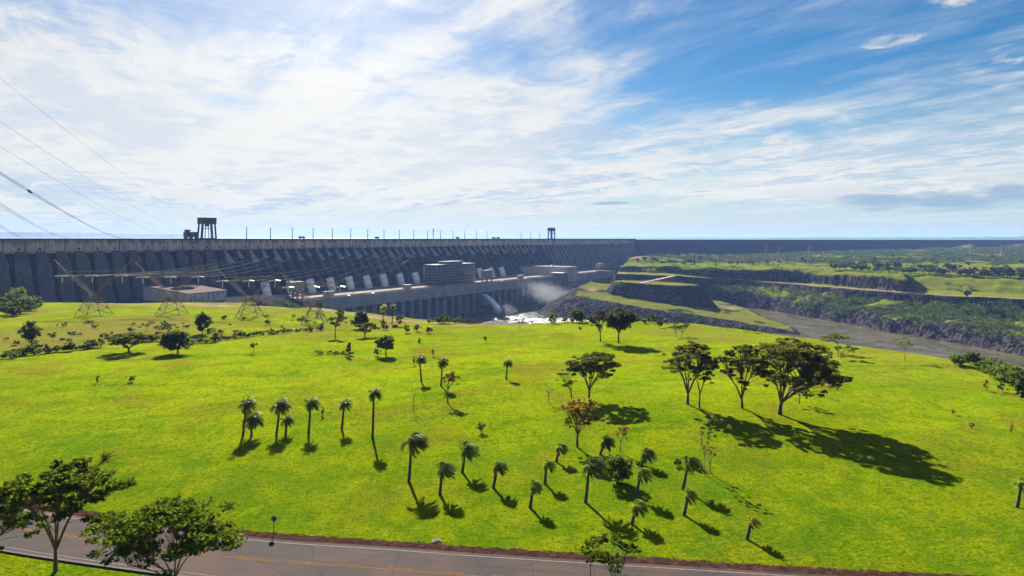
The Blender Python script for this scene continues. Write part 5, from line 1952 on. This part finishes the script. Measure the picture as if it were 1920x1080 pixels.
SH = [  # x, y base, width px, height px, leaf, label
    (246, 716, 17, 16, L_GREEN, 'grassy dark tussock shrub on the open upper lawn'),
    (183, 718, 9, 17, L_GREEN, 'thin upright shrub left of the grassy tussock'),
    (903, 811, 22, 22, L_PURPLEBROWN, 'reddish brown round shrub alone in the middle of the lawn'),
    (605, 779, 10, 20, L_GREEN, 'narrow green shrub between palms of the left hand row'),
    (812, 668, 6, 16, L_DARK, 'narrow dark cypress like shrub above the far palms'),
    (776, 684, 7, 18, L_DARK, 'small dark clipped shrub beside the curved far palm'),
    (707, 667, 15, 14, L_PURPLEBROWN, 'purplish small shrub at the foot of the neat round tree'),
    (786, 643, 10, 10, L_GREEN, 'little green shrub on the lawn right of the neat round tree'),
    (910, 642, 8, 14, L_GREEN, 'little pale shrub on the lawn below the water jet'),
    (1088, 619, 8, 7, L_DARK, 'tiny dark shrub left of the brownish crest pair'),
    (722, 619, 18, 13, L_PINK, 'pinkish flowering shrub by the clump of dark trees'),
    (783, 621, 17, 14, L_PINK, 'magenta flowering shrub beyond the lawn'),
    (763, 624, 17, 18, L_GREEN, 'dense round green shrub left of the magenta one'),
    (741, 614, 13, 5, L_PURPLEBROWN, 'flat reddish shrub between the pink and the green one'),
    (804, 625, 16, 12, L_PURPLEBROWN, 'brownish umbrella shaped shrub right of the magenta one'),
    (1880, 735, 20, 18, L_GREEN, 'lone shrub with a short shadow near the lawn rim at far right'),
    (1850, 733, 12, 22, L_BROWN, 'thin brown shrub near the lawn rim at far right'),
    (1787, 778, 9, 13, L_ORANGE, 'tiny rusty shrub on the right lawn, upper of two'),
    (1822, 803, 10, 12, L_ORANGE, 'tiny rusty shrub on the right lawn, lower of two'),
    (1897, 812, 10, 22, L_ORANGE, 'thin rusty shrub near the right border'),
    (1272, 874, 22, 14, L_PURPLEBROWN, 'small brown shrub behind the dark leaning palm'),
    (1310, 880, 26, 12, L_GREEN, 'low green shrub at the foot of the spindly saplings'),
    (750, 604, 18, 12, L_GREEN, 'green shrub right of the two small distant palms'),
    (748, 612, 16, 26, L_DARK, 'dark upright shrub by the two small distant palms'),
    (718, 613, 14, 16, L_DARK, 'dark shrub under the pale distant palm'),
    (905, 640, 0, 0, None, None),
]
for i, (x, y, w, h, leaf, lab) in enumerate(SH):
    if leaf is None: continue
    p = hit(x, y); k = p.y / F
    shrub(p, w * k, h * k, leaf, lab, 900 + i, 26, 14 if w > 12 else 9, max(.3, 3.0 * k))
# spiky young palm-like plant near the left foreground tree
p = hit(197, 862); k = p.y / F
r = empty('spiky_plant', p, 0, 'spiky grass like plant on the lawn above the left foreground tree', 'plant')
rng = np.random.default_rng(77)
mb = MB()
for q in range(34):
    a = rng.uniform(0, 6.28); e = rng.uniform(.3, 1.4); L_ = rng.uniform(1.2, 2.6)
    d = Vector((math.cos(a) * math.cos(e), math.sin(a) * math.cos(e), math.sin(e)))
    mb.tube([(0, 0, 0), d * L_ * .6, d * L_ + Vector((.2, 0, -.25))], [.06, .045, .01], 4)
mb.build('blades', L_GREEN, r)

# hedge of bushes along the boundary between the lawn and the lower field
rd = random.Random(42)
HEDGE = []
xs = [5 + 8.2 * i for i in range(74)]
for x in xs:
    yb = np.interp(x, [0, 100, 200, 300, 400, 480, 560, 620], [674, 660, 650, 650, 640, 629, 622, 618])
    if 190 < x < 300 or 300 < x < 365:
        continue
    HEDGE.append((x + rd.uniform(-3, 3), yb + rd.uniform(-1, 2)))
variants = []
for i in range(6):
    t = shrub((0, 0, -500), 4.2, rd.uniform(2.0, 3.4), [L_DARK, L_GREEN, L_GREEN, L_BROWN, L_DARK, L_GREEN][i], 'x', 1500 + i, 26, 12, .7)
    variants.append(t)
used = set()


def dup(t, loc, sc, rz, label, group, name=None):
    """a copy of a thing and its parts"""
    key = t.name
    if key not in used:
        used.add(key)
        r = t
    else:
        r = t.copy(); col.objects.link(r)
        for ch in t.children:
            c = ch.copy(); col.objects.link(c); c.parent = r
    r.location = loc
    r.scale = (sc[0], sc[1], sc[2])
    r.rotation_euler = (0, 0, rz)
    r['label'] = label
    r['group'] = group
    return r


GH = 'bushes in the hedge between lawn and lower field'
for i, (x, y) in enumerate(HEDGE):
    p = hit(x, y)
    big = 1.0 + (.55 if rd.random() < .25 else 0)
    s0 = rd.uniform(.55, .95) * big
    dup(variants[i % 6], p, (s0 * 1.15, s0, s0 * rd.uniform(.7, 1.1)), rd.uniform(0, 6), 'low bush in the hedge that divides the lawn from the lower field', GH)

# bushes along the track and crest behind the lawn
CB = []
for x in list(range(810, 905, 9)) + list(range(880, 1100, 16)) + list(range(1195, 1250, 13)):
    yb = np.interp(x, [700, 800, 880, 1000, 1200, 1300], [607, 606, 606, 606, 605, 607])
    CB.append((x + rd.uniform(-4, 4), yb + rd.uniform(-1, 1), rd.uniform(.8, 1.5)))
for i, (x, y, s0) in enumerate(CB):
    p = hit(x, y)
    dup(variants[(i * 5 + 1) % 6], p, (s0, s0, s0 * rd.uniform(.8, 1.3)), rd.uniform(0, 6), 'bush along the far rim of the lawn above the river', 'bushes along the far rim of the lawn')
# dark scrub beyond the track, between field and powerhouse
for i in range(26):
    x = rd.uniform(470, 760)
    yb = np.interp(x, [430, 520, 600, 700, 800], [571, 573, 578, 588, 599])
    p = hit(x, yb)
    s0 = rd.uniform(1.0, 1.9)
    dup(variants[i % 6], (p.x, p.y + 8, gz(p.x, p.y + 8) - .5), (s0, s0, s0), rd.uniform(0, 6), 'bush on the slope between the track and the powerhouse', 'bushes on the slope by the powerhouse')
# scattered little plants of the lower field
for i in range(60):
    x = rd.uniform(5, 600); yb = rd.uniform(np.interp(x, [0, 600], [612, 588]), np.interp(x, [0, 600], [662, 612]))
    p = hit(x, yb)
    s0 = rd.uniform(.3, 1.05)
    dup(variants[(i * 7 + 2) % 6], p, (s0, s0, s0 * rd.uniform(.6, 1)), rd.uniform(0, 6), 'small loose bush scattered on the lower field', 'small bushes scattered on the lower field')
# wooded knoll at the far left
for i, (x, y, w, h) in enumerate(((14, 590, 44, 26), (50, 588, 40, 34), (36, 580, 52, 44), (66, 583, 30, 30), (4, 575, 30, 16), (28, 592, 30, 18))):
    p = hit(x, y); k = p.y / F
    shrub(p, w * k, h * k, [L_DARK, L_GREEN, L_GREEN, L_GREEN, L_DARK, L_DARK][i], ['dark bush at the foot of the knoll by the left border', 'rounded green tree on the right of the left knoll', 'broad leafy tree crowning the left knoll', 'smaller green tree at the right tip of the left knoll', 'low dark growth on the grassy ledge at the left border', 'low dark bush under the middle of the left knoll'][i], 1700 + i, 46, 34, 1.1, name='broadleaf_tree', cat='tree')
# right rim thicket over the river
RT = [(1800, 684, 36, 16, L_GREEN), (1822, 688, 34, 22, L_DARK), (1842, 697, 24, 16, L_GREEN), (1868, 708, 50, 30, L_GREEN), (1894, 700, 60, 32, L_DARK), (1884, 716, 46, 26, L_LIGHT), (1908, 726, 46, 30, L_GREEN), (1916, 752, 20, 34, L_DARK), (1932, 712, 40, 44, L_DARK)]
RL = ['pale low bush, first of the thicket where the lawn meets the river', 'dark rounded bush at the start of the rim thicket', 'low green bush between dark ones in the rim thicket', 'broad green bush in the middle of the rim thicket', 'large dark flat tree behind the rim thicket', 'yellowish green bush in front of the large dark flat tree',
      'thick green bush in the rim thicket by the border', 'tall dark bush lowest down the right border', 'big dark tree cut by the right border above the thicket']
for i, (x, y, w, h, leaf) in enumerate(RT):
    p = hit(x, y); k = p.y / F
    shrub(p, w * k * 1.25, h * k * 1.3, leaf, RL[i], 1800 + i, 46, 30, .6)
# low hedge piece on the upper lawn
for i, x in enumerate((596, 604, 618, 626, 634, 642)):
    p = hit(x, 664); k = p.y / F
    shrub(p, 12 * k, 7 * k, L_GREEN, 'low green bush in the short hedge on the upper lawn', 1900 + i, 22, 8, .5, 'bushes of the short hedge on the upper lawn')
# shaded thicket behind the large dark palm
p = hit(1160, 905); k = p.y / F
shrub(p, 80 * k, 52 * k, L_GREEN, 'feathery green thicket in the shade behind the large dark palm', 1950, 40, 46, .5, name='bamboo_thicket')

# ---- foreground trees
tree_px(105, 1072, 868, -14, 232, 985, 'umbrella', L_FG, 'large foreground tree with red brown limbs and glossy leaf clusters over the road', 60, 105, .62, 'tree', 'foreground_tree', stems=7, fork=.22, trunk_r=.20, bark=BARK_R, Ry=6.0)
tree_px(-60, 1085, 930, -130, 74, 1050, 'umbrella', L_FG, 'foreground foliage entering from the left border beside the road', 60, 60, .62, 'tree', 'foreground_tree', stems=5, fork=.25, trunk_r=.18, bark=BARK_R, Ry=5.0)
tree_px(330, 1112, 946, 150, 462, 1075, 'umbrella', L_FG, 'lower foreground tree at the bottom with spreading leaf clusters against the road', 60, 125, .60, 'tree', 'foreground_tree', stems=8, fork=.16, trunk_r=.16, bark=BARK_R, Ry=6.0)
tree_px(1160, 1135, 1000, 1086, 1212, 1092, 'umbrella', L_FG, 'foreground tree top rising from the bottom border in front of the roadside', 48, 36, .46, 'tree', 'foreground_tree', stems=6, fork=.3, trunk_r=.10, bark=BARK, Ry=3.0)
tree_px(1108, 1092, 1008, 1086, 1134, 1062, 'sparse', L_FG, 'thin feathery sapling at the bottom border left of the foreground tree top', 16, 26, .34, 'sapling', 'sapling', stems=4, fork=.4, trunk_r=.05)

# ---- right plateau: rows of trees, scrub and woods
far_vars = []
for i in range(8):
    t = tree((0, 0, -600), 'plateau_tree', 'x', 'tree', 9.5, 6.0, 0, 2.4, 'round' if i % 2 else 'umbrella', [L_FARDARK, L_FAR, L_FARDARK, L_FARDARK, L_FAR, L_FARDARK, L_FAR, L_FARDARK][i], 1.5, 34, 16, 2000 + i, stems=3, fork=.28, trunk_r=.28)
    far_vars.append(t)
M_pillar = simple('rusty_concrete', (.12, .06, .045), .9, .3, .5)
GR = 'dark trees in the long rows on the far plateau'
for i in range(92):
    x = 1562 + i * 4.0 + rd.uniform(-5, 5)
    row = rd.choice((0, 0, 1))
    yb = np.interp(x, [1560, 1700, 1800, 1930], [505, 513, 518, 522]) - row * 7 + rd.uniform(-1.5, 1.5)
    p = hit(x, yb)
    s0 = rd.uniform(.85, 1.55)
    dup(far_vars[i % 8], p, (s0 * 1.15, s0 * 1.15, s0), rd.uniform(0, 6), 'dark tree in the long row on the far grassy plateau', GR)
for (x, y, sc, lab) in ((1889, 522, 2.0, 'largest round black tree at the right end of the plateau rows'), (1647, 508, 1.6, 'tall dark tree standing above the left part of the plateau rows'), (1812, 560, 1.3, 'dark tree at the end of the tan track above the gorge'), (1283, 499, .95, 'small round tree on the sunlit upper terrace')):
    p = hit(x, y)
    dup(far_vars[3], p, (sc, sc, sc), rd.uniform(0, 6), lab, '')
for i in range(70):
    x = rd.uniform(1195, 1925); yb = rd.uniform(482, 500) if x > 1420 else rd.uniform(486, 498)
    p = hit(x, yb)
    s0 = rd.uniform(.45, 1.15)
    dup(far_vars[(i * 3) % 8], p, (s0 * 1.3, s0 * 1.3, s0), rd.uniform(0, 6), 'small scrubby tree scattered on the far plateau', 'scrubby trees scattered on the far plateau')
for i, (x, y, h) in enumerate(((1302, 497, 17), (1342, 497, 10), (1383, 497, 11))):
    p = hit(x, y); k = p.y / F
    r = empty('concrete_pillar', p, .4, ['tallest rusty brown pillar on the sunlit upper terrace', 'shortest brown pillar, middle of three on the upper terrace', 'brown pillar nearest the pylons on the upper terrace'][i], 'pillar', 'brown pillars on the upper terrace')
    b = MB(); b.box(-1.0, 1.0, -1.0, 1.0, -.5, h * k * .88); b.build('shaft', M_pillar, r, bevel=.2)
    b = MB(); b.box(-1.4, 1.4, -1.4, 1.4, h * k * .88 + .02, h * k); b.build('cap', M_steel, r)
# pink shrubs of the lower terrace
for i, (x, y, w, h, leaf) in enumerate(((1270, 511, 12, 7, L_PINK), (1283, 511, 14, 6, L_PURPLEBROWN), (1221, 511, 34, 9, L_GREEN), (1328, 513, 30, 13, L_FAR), (1310, 514, 14, 10, L_FAR), (1164, 540, 14, 14, L_GREEN))):
    p = hit(x, y); k = p.y / F
    shrub(p, w * k, h * k, leaf, ['pink blossoming shrub on the lower terrace', 'purple brown shrub beside the pink one on the terrace', 'long green shrub at the foot of the terrace cliff', 'broad grey green shrub on the lower terrace', 'small grey green shrub left of the broad one on the terrace', 'green bush at the left end of the flat topped rock island'][i], 2100 + i, 30, 22, 1.8)


def mass(name, label, X, Y, n, keep, per, size, rx, rz, leaf, seed, zoff=0.5):
    """growth nobody could count: leaf clumps over a stretch of ground"""
    rng = np.random.default_rng(seed)
    x = rng.uniform(*X, n); y = rng.uniform(*Y, n)
    z, win, dist, a, b = terrain(x, y, True)
    az = np.abs(np.degrees(np.arctan2(x, y)))
    k = keep(x, y, z, win, dist) & (az < 44)
    x, y, z = x[k], y[k], z[k]
    s = rng.uniform(.6, 1.5, len(x))
    hz = rz * s
    pads = np.stack([x, y, z + hz * zoff, rx * s, hz], 1)
    v, f = pad_leaves(rng, pads, per, size)
    o = link(name, mesh_np(name, v, f), leaf)
    tag(o, label, None, None, 'stuff')


def pt(x, y, s, seed, thr):
    return fbm(x, y, s, seed, 2) > thr


mass('bank_scrub', 'dark green scrub growing over the far river bank', (330, 720), (480, 1150), 13000,
     lambda x, y, z, w, d: (((w == 8) & (d < 7)) | ((w == 5) & (d > 14))) & pt(x, y, 40, 61, -.10) & (y > 480), 24, 2.0, 3.8, 3.3, L_BANK, 31)
mass('bank_scrub_dark', 'shadowy bushes on ledges of the far river bank', (330, 760), (480, 1150), 5000,
     lambda x, y, z, w, d: (((w == 8)) | ((w == 5) & (d > 5))) & pt(x, y, 30, 66, .08) & (y > 480), 26, 1.6, 3.4, 2.6, L_FARDARK, 32)
mass('bank_grass', 'yellow green grass tufts on ledges of the far river bank', (330, 760), (480, 1150), 4200,
     lambda x, y, z, w, d: (w == 8) & (d > -8) & (d < 14) & pt(x, y, 45, 88, .10) & (y > 480), 22, 1.4, 3.0, .9, L_LIGHT, 36)
mass('island_scrub', 'scrub on the slopes of the flat topped rock island', (90, 380), (730, 1180), 2600,
     lambda x, y, z, w, d: (((w == 4) & (d > -3)) | ((w == 3) & (d > 0))) & pt(x, y, 30, 62, .05), 22, 1.5, 2.6, 1.6, L_FAR, 33)
mass('woodland', 'grey green woods covering the plain before the dark embankment', (250, 2100), (1330, 2480), 12000,
     lambda x, y, z, w, d: ((w == 6) | (w == 7)) & (pt(x, y, 150, 63, .02 - .0) | ((y > 1800) & pt(x, y, 150, 63, -.35))) & (y < 1750 + .40 * (x - 355)), 26, 3.4, 8.5, 3.6, L_FAR, 34)
mass('plateau_bushes', 'low bushes dotting the edge of the far plateau', (380, 1400), (700, 1350), 5000,
     lambda x, y, z, w, d: ((w == 6) | (w == 7)) & pt(x, y, 60, 64, .22), 20, 1.7, 3.6, 1.5, L_FAR, 35)

# ramp down to the island
def ramp():
    a, b = Vector(W(1198, 531, 72)), Vector(W(1264, 517, 67))
    r = MB()
    d = (b - a); n = Vector((d.y, -d.x, 0)).normalized() * 4
    r.hexa([a - n - Vector((0, 0, 12)), a + n - Vector((0, 0, 12)), b + n - Vector((0, 0, 12)), b - n - Vector((0, 0, 12)), a - n, a + n, b + n, b - n])
    o = r.build('ramp_road', simple('red_earth', (.20, .105, .085), .9, .25, .3))
    tag(o, 'reddish earth ramp leading down to the flat topped rock island', None, None, 'structure')


ramp()


# ------------------------------------------------------------------ haze
def build_haze():
    m = bpy.data.materials.new('haze')
    m.use_nodes = True
    nt = m.node_tree
    nt.nodes.clear()
    g = G(nt)
    out = g.node('ShaderNodeOutputMaterial')
    v = g.node('ShaderNodeVolumePrincipled')
    v.inputs['Color'].default_value = (0.28, 0.48, 1.0, 1)
    v.inputs['Density'].default_value = 0.00005
    v.inputs['Anisotropy'].default_value = 0.15
    g.L(v.outputs[0], out.inputs['Volume'])
    b = MB(); b.box(-32000, 32000, -32000, 32000, -95.0, EYE + 105)
    o = b.build('haze', m)
    tag(o, 'thin bluish haze of the warm air over the whole valley', None, None, 'stuff')


build_haze()
